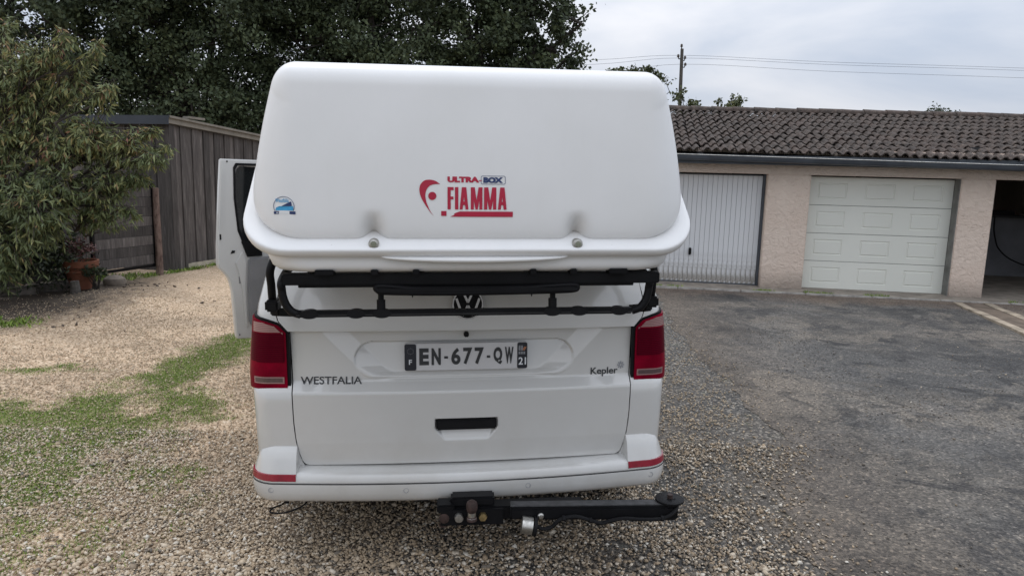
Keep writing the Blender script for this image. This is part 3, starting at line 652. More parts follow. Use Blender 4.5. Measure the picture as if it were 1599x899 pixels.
MB().lathe([(.0175, .0), (.0175, -.020), (.0215, -.024), (.0215, -.028)], (.012, -.20, .352), 20).build('ball_collar', STEEL, tb)
for x, mt in ((-.042, STEEL), (.060, BRASS)):
    MB().lathe([(.0195, .01), (.0195, -.003), (.0175, -.010), (.004, -.011), (.001, -.011)], (x, -.187, .322), 6 if mt is BRASS else 16, 'y').build('bolt', mt, tb)
MB().lathe([(.015, .0), (.022, -.006), (.022, -.010), (.010, -.012), (.001, -.012)], (-.105, -.165, .315), 16, 'y').build('rusty_hook', RUST, tb)
MB().box(-.125, -.09, -.17, -.14, .268, .285).build('rusty_hook_plate', RUST, tb, bevel=.006)
MB().lathe([(.014, 0), (.014, -.008), (.009, -.013), (.001, -.014)], (.305, -.222, .333), 10, 'y').build('bolt', STEEL, tb)
sk = MB().lathe([(.001, 0), (.037, 0), (.037, .046), (.030, .048), (.001, .048)], (0, 0, 0), 20, 'x').build('trailer_socket', STEEL, tb); sk.location = (.222, -.235, .303); sk.rotation_euler = (0, math.radians(8), math.radians(-6))
MB().lathe([(.001, 0), (.041, 0), (.041, .014), (.001, .014)], (.05, 0, 0), 20, 'x').build('socket_cover', BLACKP, sk)
cab = smoothpts([(.28, -.24, .30), (.31, -.245, .284), (.35, -.245, .29), (.375, -.25, .318), (.40, -.25, .330), (.45, -.255, .338), (.50, -.26, .325), (.56, -.262, .306), (.60, -.265, .316), (.66, -.27, .326), (.74, -.28, .322), (.82, -.29, .328), (.87, -.285, .348), (.895, -.26, .368), (.89, -.235, .385)], 8)
MB().tube(cab, .0085, 8).build('wiring_cable', BLACKP, tb)
for i in (32, 50, 88): MB().tube([np.array(cab[i])-[.006, 0, 0], np.array(cab[i])+[.006, 0, 0]], .0125, 8).build('cable_clip', BLACKP, tb)
MB().lathe([(.001, .004), (.050, .003), (.062, .0), (.062, -.008), (.05, -.012), (.001, -.012)], (.875, -.22, .384), 28).build('pivot_disc', BLACKM, tb)
MB().lathe([(.001, .016), (.013, .016), (.013, .0)], (.875, -.225, .388), 6).build('pivot_bolt', RUST, tb)
# dangling wire loop and tow eye under the bumper
MB().tube(smoothpts([(-.80, .10, .36), (-.81, .06, .31), (-.86, .05, .29), (-.865, .03, .28), (-.81, .03, .275), (-.76, .04, .285), (-.72, .06, .30), (-.68, .12, .34)], 7), .004, 6).build('loose_wire', BLACKP, van)
MB().tube([(-.80, .06, .36), (-.798, .05, .31)], .009, 8).build('hanging_bracket', BLACKM, van)
MB().box(-.23, -.16, .03, .10, .295, .335).build('tow_eye', BLACKM, van, bevel=.01)

# ------------------------------------------------------------------ roof box on the carrier
rbx = tag(empty('luggage_box', VAN_LOC, VAN_ROT), 'big white plastic luggage box with red lettering mounted behind the van', 'luggage box')
CX = .010; A45 = math.radians(46); e2 = np.array([0, math.cos(A45), math.sin(A45)]); en = np.array([0, -math.sin(A45), math.cos(A45)]); PF = np.array([CX, -.47, 1.492])
LR = .84
def rr_ring(w_, a, b, r, n_, nseg=(90, 60), rc=10):
    """rounded rectangle in the tilted parting plane, constant point count; starts at front left, goes along the front"""
    r = min(r, (b-a)/2-1e-4, w_-1e-4); o = []
    for x in np.linspace(-w_+r, w_-r, nseg[0]): o.append((x, a))
    for t in np.linspace(-90, 0, rc+2)[1:-1]: o.append((w_-r+r*math.cos(math.radians(t)), a+r+r*math.sin(math.radians(t))))
    for y in np.linspace(a+r, b-r, nseg[1]//3): o.append((w_, y))
    for t in np.linspace(0, 90, rc+2)[1:-1]: o.append((w_-r+r*math.cos(math.radians(t)), b-r+r*math.sin(math.radians(t))))
    for x in np.linspace(w_-r, -w_+r, nseg[0]//3): o.append((x, b))
    for t in np.linspace(90, 180, rc+2)[1:-1]: o.append((-w_+r+r*math.cos(math.radians(t)), b-r+r*math.sin(math.radians(t))))
    for y in np.linspace(b-r, a+r, nseg[1]//3): o.append((-w_, y))
    for t in np.linspace(180, 270, rc+2)[1:-1]: o.append((-w_+r+r*math.cos(math.radians(t)), a+r+r*math.sin(math.radians(t))))
    o = np.array(o); o[:, 0] *= 1-.050*np.clip(o[:, 1]/LR, 0, 1); return PF[None]+o[:, :1]*np.array([[1, 0, 0]])+o[:, 1:]*e2[None]+n_*en[None]
rings = []; E0, E1, NM = .030, .812, .392
def fillet_profile(F, T, A, R, k=14):
    F, T, A = map(np.array, (F, T, A)); u = (F-A)/np.linalg.norm(F-A); v_ = (T-A)/np.linalg.norm(T-A); th = math.acos(float(u@v_)); d_ = R/math.tan(th/2)
    c_ = A+(u+v_)/np.linalg.norm(u+v_)*R/math.sin(th/2); p1, p2 = A+u*d_, A+v_*d_; a1 = math.atan2(*(p1-c_)[::-1]); a2 = math.atan2(*(p2-c_)[::-1])
    return F, p1, p2, T, c_, a1, a2
F_, P1, P2, T_, CC, AA1, AA2 = fillet_profile((E0, 0), (E1, 0), (.520, .440), .085)
arc_ = [CC+.085*np.array([math.cos(a), math.sin(a)]) for a in np.linspace(AA1, AA2, 60)]; top_i = int(np.argmax([p[1] for p in arc_])); NM = float(arc_[top_i][1]); print('NM', NM)
lft = np.array([F_, P1]+arc_[:top_i+1]); rgt = np.array([T_, P2]+arc_[:top_i-1:-1]) 
def lid_ring(n_):
    t = n_/NM; fl_ = -.030*math.exp(-n_/.020)
    a = float(np.interp(n_, lft[:, 1], lft[:, 0]))-.014*math.sin(math.pi*min(1, t*1.02))-fl_; b = float(np.interp(n_, rgt[:, 1], rgt[:, 0]))+.008*math.sin(math.pi*t)+fl_
    q = max(0, (n_-(NM-.065))/.065); w_ = .826-.108*t**1.0+.012*math.sin(math.pi*t)-.055*(1-math.sqrt(max(0, 1-q*q)))+fl_
    if b-a < .006: m_ = (a+b)/2; a, b = m_-.003, m_+.003
    return w_, a, b, .185-.10*t
for n_ in np.concatenate([[.002, .006], np.linspace(.010, .11, 22), np.linspace(.12, NM-.075, 22), NM-.07*(1-np.sin(np.linspace(0, math.pi/2, 20)))]):
    R_ = rr_ring(*lid_ring(min(n_, NM-1e-5)), n_); nf = 90; X = R_[:nf, 0]-CX
    for x0 in (-.371, .371):
        R_[:nf] += e2[None]*(.038*np.exp(-((X-x0)/.030)**2)*sstep(.095, .03, n_))[:, None]
    rings.append(R_)
lid = grid_obj('lid', np.array(rings), BOXP, rbx, closed_u=True, cap=True, ang=70)
# flange between lid and tray
fl = [(.12, .002), (.075, .003), (.040, .0045), (.020, .0075), (.008, .0085), (.003, .007), (0, .002), (-.002, -.012), (.000, -.028), (.006, -.036), (.020, -.040), (.045, -.040)]
grid_obj('flange', np.array([rr_ring(.846-i_, .0+i_, LR-i_, .175-i_*.8, n_) for i_, n_ in fl]), BOXP, rbx, closed_u=True, ang=60)
# tray
ra = rr_ring(.812, .030, LR-.03, .15, -.038)
bt = []
o0 = rr_ring(.800, .030, LR-.03, .15, 0)
loc2 = np.stack([(o0-PF)[:, 0]/.80, ((o0-PF)@e2-.03)/(LR-.06)], 1)
def tray_ring(w_, ya, yb_, z): return np.stack([CX+loc2[:, 0]*w_, ya+loc2[:, 1]*(yb_-ya), np.full(len(loc2), z)], 1)
rows = [ra]
rb1 = tray_ring(.755, -.425, .13, 1.435); rb2 = tray_ring(.735, -.41, .12, 1.418); rb3 = tray_ring(.715, -.39, .10, 1.412)
for t in (.25, .5, .75, 1): rows.append(ra*(1-t)+rb1*t)
rows += [rb2, rb3, tray_ring(.3, -.2, 0, 1.411)]
grid_obj('tray', np.array(rows), BOXP, rbx, closed_u=True, cap=True, ang=60)
bvh = BVHTree.FromObject(lid, bpy.context.evaluated_depsgraph_get())
def Lf(x, z):
    h = bvh.ray_cast(Vector((x, -2, z)), Vector((0, 1, 0))); return h[0].y if h[0] else -.4
# locks, rivets, grip
for x in (-.371, .371):
    yl = -.4555
    lk = MB().lathe([(.0195, .02), (.0195, -.006), (.017, -.010), (.012, -.011), (.001, -.0115)], (CX+x+.002, yl, 1.520), 24, 'y').build('lock', STEEL, rbx)
    MB().lathe([(.0105, 0), (.0105, -.005), (.001, -.0052)], (CX+x+.002, yl-.0112, 1.521), 18, 'y').build('key_barrel', CHROME, lk)
for x in (-.635, -.507, .515, .667):
    MB().lathe([(.0055, .02), (.0055, -.003), (.001, -.004)], (x, -.452 if abs(x) < .6 else -.448, 1.512), 10, 'y').build('rivet', STEEL, rbx)
n_ = 40; xs_ = np.linspace(-.335, .35, n_); rows = []
for t in np.linspace(0, 1, 9):
    prof_ = np.sqrt(np.clip(1-((xs_-.0075)/.343)**2, 0, 1))**1.0
    z = 1.4745-.027*t*prof_; y = -.452-.020*prof_*math.sin(math.pi*min(1, t*1.0))**.6 if t not in (0, 1) else np.full(n_, -.445)
    rows.append(np.stack([xs_, y*np.ones(n_), z*np.ones(n_)], -1))
grid_obj('grip_lip', np.array(rows), BOXP, rbx, ang=70)
for x0, x1 in ((-.574, -.507), (-.375, -.348), (-.223, -.198), (.213, .238), (.367, .392), (.518, .590)):
    MB().box(x0, x1, -.424, -.36, 1.402, 1.422).build('tray_notch', BLACKM, rbx, bevel=.003)  # black blocks stand in for the shaded notches under the tray edge
# lettering on the lid (coordinates measured on the front of the lid)
fx_ = lambda p: (-.086-.01)+(640+p/8.88-699)*(.214/93.)          # photo zoom units to box x
fz_ = lambda q: 1.725-(260+q/8.88-291.5)*(.081/36.5)
gx = lambda a, b, q0, q1: (fx_(a), fx_(b), fz_(q1), fz_(q0))
Fp = [(0,0),(0,1),(1,1),(1,.86),(.52,.86),(.52,.58),(.97,.58),(.97,.45),(.52,.45),(.52,0)]
SQ = [(0,0),(1,0),(1,1),(0,1)]
def Ap(*b): return [poly([(0,0),(.33,0),(.63,1),(.25,1)], *b), poly([(.37,1),(.75,1),(1,0),(.67,0)], *b), poly([(.2,.2),(.8,.2),(.76,.36),(.24,.36)], *b)]
def Mp(*b): return [poly([(0,0),(.26,0),(.26,1),(0,1)], *b), poly([(.74,0),(1,0),(1,1),(.74,1)], *b), poly([(.05,1),(.34,1),(.61,0),(.41,0)], *b), poly([(.66,1),(.95,1),(.59,0),(.39,0)], *b)]
b = lambda a, c: gx(a, c, 285, 603)
pcs = [poly(Fp, *b(525, 610)), poly(SQ, *b(628, 675))]+Ap(*b(693, 815))+Mp(*b(848, 1010))+Mp(*b(1033, 1205))+Ap(*b(1228, 1350))
pcs.append(poly(SQ, *gx(437, 510, 627, 697)))
X0_, X1_, Z0_, Z1_ = gx(560, 1440, 632, 708)
pcs.append((np.array([(X0_, Z0_), (X1_, Z0_), (X1_, Z1_), (X0_+.036, Z1_), (X0_+.022, Z1_-.0045), (X0_+.014, Z1_-.008), (X0_+.016, Z1_-.012)]), [tuple(range(7))]))
decal('brand_lettering', pcs, Lf, DECALR, rbx, .0018)
decal('range_lettering', [fit('ULTRA', *gx(525, 965, 135, 218), .07), poly(SQ, *gx(962, 1000, 184, 196))], Lf, DECALR, rbx, .0018)
decal('range_box_lettering', [fit('BOX', *gx(1022, 1298, 140, 222), .075)], Lf, DECALB, rbx, .0018)
x0_, x1_, z0_, z1_ = gx(988, 1332, 120, 242); rr1 = rrect(x0_, x1_, z0_, z1_, .006); rr2 = rrect(x0_+.0016, x1_-.0016, z0_+.0016, z1_-.0016, .0048); n_ = len(rr1)
decal('range_frame', [(np.array(rr1+rr2), [(i, (i+1) % n_, (i+1) % n_+n_, i+n_) for i in range(n_)])], Lf, DECALB, rbx, .0018)
ou = [(425,245),(370,205),(320,188),(265,183),(210,195),(165,235),(142,290),(140,350),(160,430),(200,510),(250,590),(300,660),(335,697)]
inn_ = [(425,245),(370,243),(320,252),(275,275),(240,320),(222,375),(222,430),(232,490),(250,545),(275,605),(300,650),(335,697)]
ou_ = smoothpts([(fx_(a), fz_(c_)) for a, c_ in ou], 3); in_ = smoothpts([(fx_(a), fz_(c_)) for a, c_ in inn_], 3)
n_ = 34; rs = lambda L_: [L_[int(round(i*(len(L_)-1)/(n_-1)))] for i in range(n_)]
oa, ia = rs(ou_), rs(in_)
pcs = [(np.array(oa+ia), [(i, i+1, i+1+n_, i+n_) for i in range(n_-1)])]
cx_, cz_ = fx_(315), fz_(413); pcs.append((np.array([(cx_+.0145*math.cos(a), cz_+.0145*math.sin(a)) for a in np.linspace(0, 2*math.pi, 25)[:-1]]), [tuple(range(24))]))
decal('brand_symbol', pcs, Lf, DECALR, rbx, .0018)
# club sticker at the lower left of the lid
bx, bz = -.668, 1.655; r = .037
arc = [(bx+r*math.cos(a)*1.0, bz-.004+r*math.sin(a)*.95) for a in np.linspace(-.45, math.pi+.45, 26)]
st = decal('club_sticker', [(np.array(arc), [tuple(range(26))])], Lf, DECALW, rbx, .0012)
def sub(name, pcs, mat, lift=.0022): return decal(name, pcs, Lf, mat, st, lift)
sub('sticker_edge', [(np.array(arc+[(bx+(x-bx)*.955, bz+(z-bz)*.955) for x, z in arc]), [(i, i+1, i+1+26, i+26) for i in range(25)])], DECALB)
sub('sticker_band', [poly(SQ, bx-.036, bx+.040, bz-.031, bz-.021)], DECALB, .0026)
sub('sticker_band_text', [fit('KEPLER', bx-.026, bx+.016, bz-.0295, bz-.0235, .02)], DECALW, .0034)
sub('sticker_van', [poly([(0,.1),(.05,.7),(.25,1),(1,1),(1,0),(0,0)], bx-.030, bx+.033, bz-.018, bz-.003)], DECALC, .0026)
sub('sticker_van_roof', [poly([(0,0),(.95,1),(1,.2),(1,0)], bx-.008, bx+.028, bz-.0025, bz+.014)], DECALB, .0026)
sub('sticker_script', [fit('Westfalia', bx-.029, bx+.018, bz+.010, bz+.024, .01)], DECALC, .0026)

# ------------------------------------------------------------------ black bike carrier below the box
rk = tag(empty('bike_carrier', VAN_LOC, VAN_ROT), 'black tubular bike carrier on the tailgate below the white box', 'bike carrier')
RY = -.36
MB().box(-.697, .728, RY-.03, RY+.015, 1.361, 1.404).build('top_rail', BLACKM, rk, bevel=.004)
MB().box(-.697, .728, .02, .06, 1.365, 1.404).build('top_rail', BLACKM, rk, bevel=.004)
for x in (-.60, -.2, .25, .64): MB().box(x-.02, x+.02, RY+.014, .021, 1.372, 1.400).build('support_bar', BLACKM, rk, bevel=.003)
MB().box(-.643, .630, RY-.01, RY+.02, 1.349, 1.3605).build('thin_rail', BLACKM, rk, bevel=.002)
MB().box(-.653, .628, RY-.018, RY+.02, 1.238, 1.262).build('lower_rail', BLACKM, rk, bevel=.005)
MB().box(-.653, .628, RY-.0185, RY-.017, 1.2445, 1.2485).build('rail_groove', RUBBER, rk)
for s_, x0 in ((-1, -.703), (1, .695)):
    pts = smoothpts([(x0, -.10, 1.40), (x0, -.25, 1.395), (x0, RY, 1.37), (x0, RY, 1.34), (x0-s_*.003, RY, 1.315), (x0-s_*.014, RY, 1.283), (x0-s_*.035, RY, 1.258), (x0-s_*.065, RY, 1.247)], 6)
    MB().tube(pts, .0155, 14).build('bent_tube', BLACKM, rk)
for s_, x0, zt in ((-1, -.79, 1.40), (1, .79, 1.40)):
    MB().tube(smoothpts([(x0+s_*-.02, -.12, 1.44), (x0, -.13, 1.38), (x0, -.12, 1.32), (x0+s_*.002, -.10, 1.26), (x0+s_*.012, -.02, 1.19)], 6), .0165, 12).build('side_tube', BLACKM, rk)
    MB().box(x0-.026, x0+.026, -.14, -.06, 1.215, 1.262).build('clamp', BLACKP, rk, bevel=.008)
    m_ = MB(); m_.add(*bar(x0, -.09, x0-s_*.05, .02, .045, 1.19, 1.225, 1.165, 1.20)); m_.build('clamp_foot', BLACKP, rk, bevel=.006)
def pad(x, w_=.06): MB().add([(x+w_/2*math.cos(a), RY-.0205, 1.250+.0165*math.sin(a)) for a in np.linspace(0, 6.283, 25)[:-1]]+[(x+w_/2*math.cos(a), RY+.015, 1.250+.0165*math.sin(a)) for a in np.linspace(0, 6.283, 25)[:-1]], [tuple(range(24)), tuple(range(47, 23, -1))]+[(i, i+24, (i+1) % 24+24, (i+1) % 24) for i in range(24)]).build('rail_pad', BLACKP, rk)
for x in (-.605, -.435, -.34, .31, .415, .575): pad(x, .068)
for x in (-.343, .312):
    MB().tube([(x, RY, 1.26), (x, RY, 1.30)], .0165, 14).build('post', BLACKP, rk)
    MB().tube([(x, RY, 1.30), (x, RY, 1.325)], .011, 12).build('post_neck', BLACKP, rk)
lp = [(-.345, 1.334), (-.36, 1.348), (-.345, 1.357), (-.28, 1.352), (-.2, 1.346), (0, 1.344), (.2, 1.347), (.30, 1.353), (.385, 1.357), (.402, 1.348), (.388, 1.337), (.30, 1.333), (.1, 1.330), (-.1, 1.329), (-.25, 1.331)]
MB().tube(smoothpts([(x, RY-.03, z) for x, z in lp+lp[:1]], 5), .0105, 10, False).build('folded_arm', BLACKM, rk)
MB().box(-.352, .394, RY-.044, RY-.022, 1.331, 1.354).build('arm_strap', BLACKP, rk, bevel=.005)
for x in (-.225, .225): MB().lathe([(.001, -.010), (.004, 0), (.004, .01)], (x, RY-.03, 1.322), 8).build('strap_end', BLACKP, rk)

# ------------------------------------------------------------------ garage block
GA = math.atan2(-.157, .988); gar = tag(empty('garage_block', (4.0, 11.876, 0), (0, 0, GA)), 'low rendered garage block with dark tiled roof on the right', 'garage')
M = Mat('pink_render'); v = M.coord(); sp = M.n('SeparateXYZ'); M.l(v, sp.inputs[0]); a = M.noise(v, 14, 5, .6, .8); b_ = M.noise(v, 1.4, 5); 
c = M.ramp(b_, [(.3, (.66, .535, .445)), (.7, (.74, .625, .53))])
stain = M.math('MULTIPLY', M.maprange(M.math('ADD', sp.outputs[2], M.math('MULTIPLY', b_, -.5)), .12, -.2), .6); c = M.mix(stain, c, (.13, .11, .09))
c = M.mix(M.maprange(a, .55, .72, 0, .35), c, (.48, .385, .32)); M.col(c).rough(.9).bump(a, .9, .035); RENDER = M.m
GUTT = simple('zinc_gutter', (.075, .085, .10), .45, .3, var=.25, scale=3)
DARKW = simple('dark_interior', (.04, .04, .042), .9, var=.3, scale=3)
CONC = simple('concrete', (.24, .21, .175), .9, var=.35, scale=4, bump=.5, bscale=40)
KERB = simple('pale_kerb', (.36, .34, .31), .9, var=.4, scale=9, bump=.5, bscale=40)
def gb(name, x0, x1, y0, y1, z0, z1, mat, par=gar, bevel=0, **k): return MB().box(x0, x1, y0, y1, z0, z1).build(name, mat, par, bevel=bevel, **k)
OZ = 1.896
piers = ((-2.72, -2.10), (.163, .843), (3.10, 3.605), (5.87, 6.5))
for x0, x1 in piers: gb('pier', x0, x1, 0, .24, -.05, OZ, RENDER, bevel=.012)
gb('lintel', -2.72, 6.5, 0, .24, OZ+.001, 2.30, RENDER, bevel=.006)
gb('side_wall', -2.72, -2.5, .241, 6, -.05, 2.5, RENDER); gb('side_wall', 6.28, 6.5, .241, 6, -.05, 2.5, RENDER); gb('back_wall', -2.72, 6.5, 6.001, 6.2, -.05, 2.5, RENDER)
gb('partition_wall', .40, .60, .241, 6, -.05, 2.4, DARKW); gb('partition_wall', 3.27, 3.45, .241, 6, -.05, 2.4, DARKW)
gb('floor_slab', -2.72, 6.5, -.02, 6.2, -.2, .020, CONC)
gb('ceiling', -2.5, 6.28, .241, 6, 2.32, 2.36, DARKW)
gb('reveal_trim', 3.086, 3.0985, .012, .199, .0, 1.892, simple('grey_reveal', (.19, .19, .175), .9, var=.3, scale=5, bump=.4))
# up and over door with ribbed slats
M = Mat('white_door_steel'); v = M.coord(); sp = M.n('SeparateXYZ'); M.l(v, sp.inputs[0]); nz = M.noise(v, 7, 6, .7)
dirt = M.math('MULTIPLY', M.maprange(sp.outputs[2], .55, .0, 0, 1), M.maprange(nz, .42, .56)); c = M.mix(dirt, (.68, .69, .70), (.25, .225, .19)); M.col(c).rough(.45); DOORW = M.m
M = Mat('pale_green_door'); v = M.coord(); nz = M.noise(v, 30, 3); big = M.noise(v, 1, 3); M.col(M.ramp(big, [(.3, (.68, .69, .625)), (.7, (.73, .735, .67))])).rough(.5).bump(nz, .05, .002); DOORG = M.m
d1 = empty('up_and_over_door'); d1.parent = gar; sw = .081; x = -2.06; k = 0
sl = None
while x < .10:
    if sl is None:
        sl = MB().prism([(0,0),(sw-.004,0),(sw-.004,1.835),(0,1.835)], .20, .23).build('slat', DOORW, d1, bevel=.0035); sl.location = (x, 0, .03)
    else:
        o = sl.copy(); COL.objects.link(o); o.location = (x, 0 if k % 2 else .0012, .03)
    x += sw; k += 1
gb('door_backing', -2.10, .13, .2315, .25, .022, 1.88, GUTT, d1)
gb('door_frame', .128, .162, .13, .24, .0, 1.89, GUTT, d1, bevel=.004); gb('door_frame', -2.098, -2.07, .13, .24, .0, 1.89, GUTT, d1)
gb('bottom_rail', -2.07, .13, .17, .20, .021, .040, GUTT, d1)
gb('door_handle', -1.016, -.972, .15, .20, .50, .62, BLACKP, d1, bevel=.008)
# sectional door with embossed cassettes
d2 = empty('sectional_door'); d2.parent = gar; X0, X1 = .872, 3.082; HP = 1.86/4
def panel_mesh():
    xs_ = [X0, X1]; zs_ = [0, HP-.006]
    cas = [(X0+.135, X0+.595), (X0+.875, X0+1.335), (X0+1.60, X0+2.06)]
    # grid of height field
    xs = np.unique(np.concatenate([[X0, X1, X0+.005, X1-.005]]+[[a, a+.008, a+.022, a+.030, b-.030, b-.022, b-.008, b] for a, b in cas]))
    zs = np.unique(np.array([0, .003, .10, .108, .122, .130, HP-.136, HP-.128, HP-.114, HP-.106, HP-.009, HP-.006]))
    P = np.zeros((len(zs), len(xs), 3))
    for i, z in enumerate(zs):
        for j, x in enumerate(xs):
            y = 0
            for a, b in cas:
                d_ = min(x-a, b-x, z-.10, HP-.106-z)
                if d_ > 1e-6: y = float(np.interp(d_, [0, .008, .022, .030], [0, .010, .010, .0]))
            if z < .002 or z > HP-.007: y = .004
            P[i, j] = (x, .20+y, z)
    return P
pm = None
for k in range(4):
    if pm is None: pm = grid_obj('door_panel', panel_mesh(), DOORG, d2, ang=25); pm.location = (0, 0, .022)
    else:
        o = pm.copy(); COL.objects.link(o); o.location = (0, 0, .022+k*HP)
gb('door_backing', .86, 3.09, .212, .24, .022, 1.88, GUTT, d2)
# interior of the open bay: dark things at the back
gb('freezer_cover', 3.46, 6.27, 3.27, 3.33, .021, 1.22, simple('pale_grey_sheet', (.20, .205, .22), .7, var=.15, scale=3))
bpy.data.objects['freezer_cover'].name = 'partition_panel'
bx_ = tag(empty('wall_shelf', (4.0, 11.876, 0), (0, 0, GA)), 'dark shelf unit inside the open garage bay on the right', 'shelf')
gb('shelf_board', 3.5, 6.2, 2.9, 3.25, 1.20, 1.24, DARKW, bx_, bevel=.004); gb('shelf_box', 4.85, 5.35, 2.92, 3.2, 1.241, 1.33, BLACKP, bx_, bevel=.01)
cb = tag(MB().tube(smoothpts([(4.98, 2.88, 1.23), (4.99, 2.88, 1.0), (5.04, 2.88, .78), (5.12, 2.88, .60), (5.32, 2.88, .42), (5.6, 2.88, .30), (5.95, 2.88, .22)], 8), .014, 6).build('hanging_cable', BLACKP), 'black cable hanging in the open garage bay', 'cable'); cb.location = (4.0, 11.876, 0); cb.rotation_euler = (0, 0, GA)
# roof
SLP = .0125; zt_ = lambda x: -SLP*x
EY, EZ, RYY, RZZ = -.26, 2.215, 2.95, 3.135
mb = MB(); mb.add([(-2.95, EY, EZ-.06+.037), (6.75, EY, EZ-.06-.084), (6.75, RYY, RZZ-.06-.084), (-2.95, RYY, RZZ-.06+.037), (6.75, 6.4, EZ-.1), (-2.95, 6.4, EZ-.06)], [(0,1,2,3), (3,2,4,5)]); mb.build('roof_deck', DARKW, gar, smooth=False)
gp = MB()
gpf = [(-.40, .052), (-.395, .0), (-.375, -.035), (-.335, -.048), (-.295, -.035), (-.275, 0), (-.27, .05), (-.278, .05), (-.283, 0), (-.30, -.028), (-.335, -.04), (-.37, -.028), (-.386, 0), (-.39, .052)]
vs = []; 
for x in (-3.0, 6.8): vs += [(x, y-.0, 2.115+z*.9+zt_(x)) for y, z in gpf]
n_ = len(gpf); gp.add(vs, [(i, (i+1) % n_, (i+1) % n_+n_, i+n_) for i in range(n_)]); gp.build('gutter', GUTT, gar)
MB().add([(-3.0, -.405, 2.163+.037), (6.8, -.405, 2.163-.085), (6.8, -.392, 2.170-.085), (-3.0, -.392, 2.170+.037)], [(0,1,2,3)]).tube([(-3.0, -.40, 2.163+.037), (6.8, -.40, 2.163-.085)], .008, 8).build('gutter_bead', STEEL, gar)
gb('fascia_board', -2.9, 6.7, -.25, -.225, 1.99+.05, 2.19, GUTT); gb('soffit', -2.9, 6.7, -.224, -.001, 2.10, 2.115, GUTT)
M = Mat('roof_tile'); v = M.coord(); oi = M.n('ObjectInfo'); geo = M.n('NewGeometry')
pos = M.n('VectorMath', operation='ADD'); M.l(geo.outputs['Position'], pos.inputs[0])
a = M.noise(pos.outputs[0], 9, 6, .7); b_ = M.noise(pos.outputs[0], 45, 4, .7); r_ = M.noise(pos.outputs[0], 2.3, 2)
c = M.ramp(a, [(.28, (.020, .016, .014)), (.5, (.052, .040, .034)), (.68, (.115, .086, .070))]); c = M.mix(M.maprange(b_, .56, .68, 0, .6), c, (.23, .21, .18))
c = M.mix(M.maprange(r_, .45, .7, 0, .30), c, (.10, .062, .048)); M.col(c).rough(.9).bump(b_, .6, .01); TILE = M.m
TW = .1425; NR = 10; sl_len = math.hypot(RYY-EY, RZZ-EZ); CL = sl_len/NR; ang = math.atan2(RZZ-EZ, RYY-EY)
def tile_mesh():
    prof = [(0, .004), (.018, 0), (.036, .006), (.048, .026), (.066, .044), (.088, .050), (.110, .044), (.128, .024), (.1425, .006)]
    V = []; F = []
    for y, zo, sc in ((0, .026, 1.03), (CL+.05, -.006, .92)):
        for t in (0, -.020):
            V += [(.071+(x-.071)*(sc if y else 1.02), y, z+zo+t) for x, z in prof]
    n_ = len(prof)
    for i in range(n_-1):
        F += [(i, i+1, i+1+2*n_, i+2*n_), (i+n_, i+1+n_, i+1, i), (i+3*n_, i+1+3*n_, i+1+n_, i+n_)]
    me = bpy.data.meshes.new('roof_tile'); me.from_pydata(V, [], F); me.update(); me.shade_smooth(); me.set_sharp_from_angle(angle=math.radians(50)); me.materials.append(TILE); return me
TM = tile_mesh(); stuffV = []; stuffF = []; tv = np.array([p.co[:] for p in TM.vertices]); tf = [tuple(p.vertices) for p in TM.polygons]
cols = int(9.7/TW); rot = Matrix.Rotation(ang, 3, 'X'); cnt = 0; rotn = np.array(rot)
for r in range(NR):
    for c_ in range(cols):
        x = -2.95+c_*TW; s_ = r*CL; y = EY-.03+s_*math.cos(ang); z = EZ+s_*math.sin(ang)+zt_(x)
        jx, jy, jz = random.gauss(0, .005), random.gauss(0, .013), random.gauss(0, .004); jr = random.gauss(0, .03)
        vis = -1.5 < x < 4.9+.19*r
        if vis and cnt < 300 and r < 7:
            o = bpy.data.objects.new('roof_tile', TM); COL.objects.link(o); o.parent = gar; o.location = (x+jx, y+jy, z+jz); o.rotation_euler = (ang, 0, jr); cnt += 1
        else:
            q = tv@rotn.T+[x+jx, y+jy, z+jz]; o_ = len(stuffV); stuffV += q.tolist(); stuffF += [tuple(i+o_ for i in f_) for f_ in tf]
me = bpy.data.meshes.new('upper_roof_tiles'); me.from_pydata(stuffV, [], stuffF); me.update(); me.shade_smooth(); me.set_sharp_from_angle(angle=math.radians(50)); me.materials.append(TILE)
o = bpy.data.objects.new('upper_roof_tiles', me); COL.objects.link(o); o.parent = gar; o['kind'] = 'stuff'
rm = None; x = -3.0; k = 0
while x < 6.7:
    if rm is None:
        mb = MB(); n_ = 9; V = []; 
        for xx, sc in ((0, 1.12), (.46, .95)):
            for t in (0, .014): V += [(xx, -(.13-t)*sc*math.cos(a), (.085-t)*sc*math.sin(a)) for a in np.linspace(-.1, math.pi+.1, n_)]
        F = []
        for i in range(n_-1): F += [(i, i+1, i+1+2*n_, i+2*n_), (i, i+n_, i+1+n_, i+1), (i+n_, i+3*n_, i+1+3*n_, i+1+n_)]
        rm = mb.add(V, F).build('ridge_tile', TILE, gar, ang=40); o = rm
    else:
        o = rm.copy(); COL.objects.link(o)
    o.location = (x, RYY, RZZ+.028+zt_(x)+random.gauss(0, .003)); o.rotation_euler = (0, random.gauss(.012, .006), random.gauss(0, .01)); x += .415; k += 1
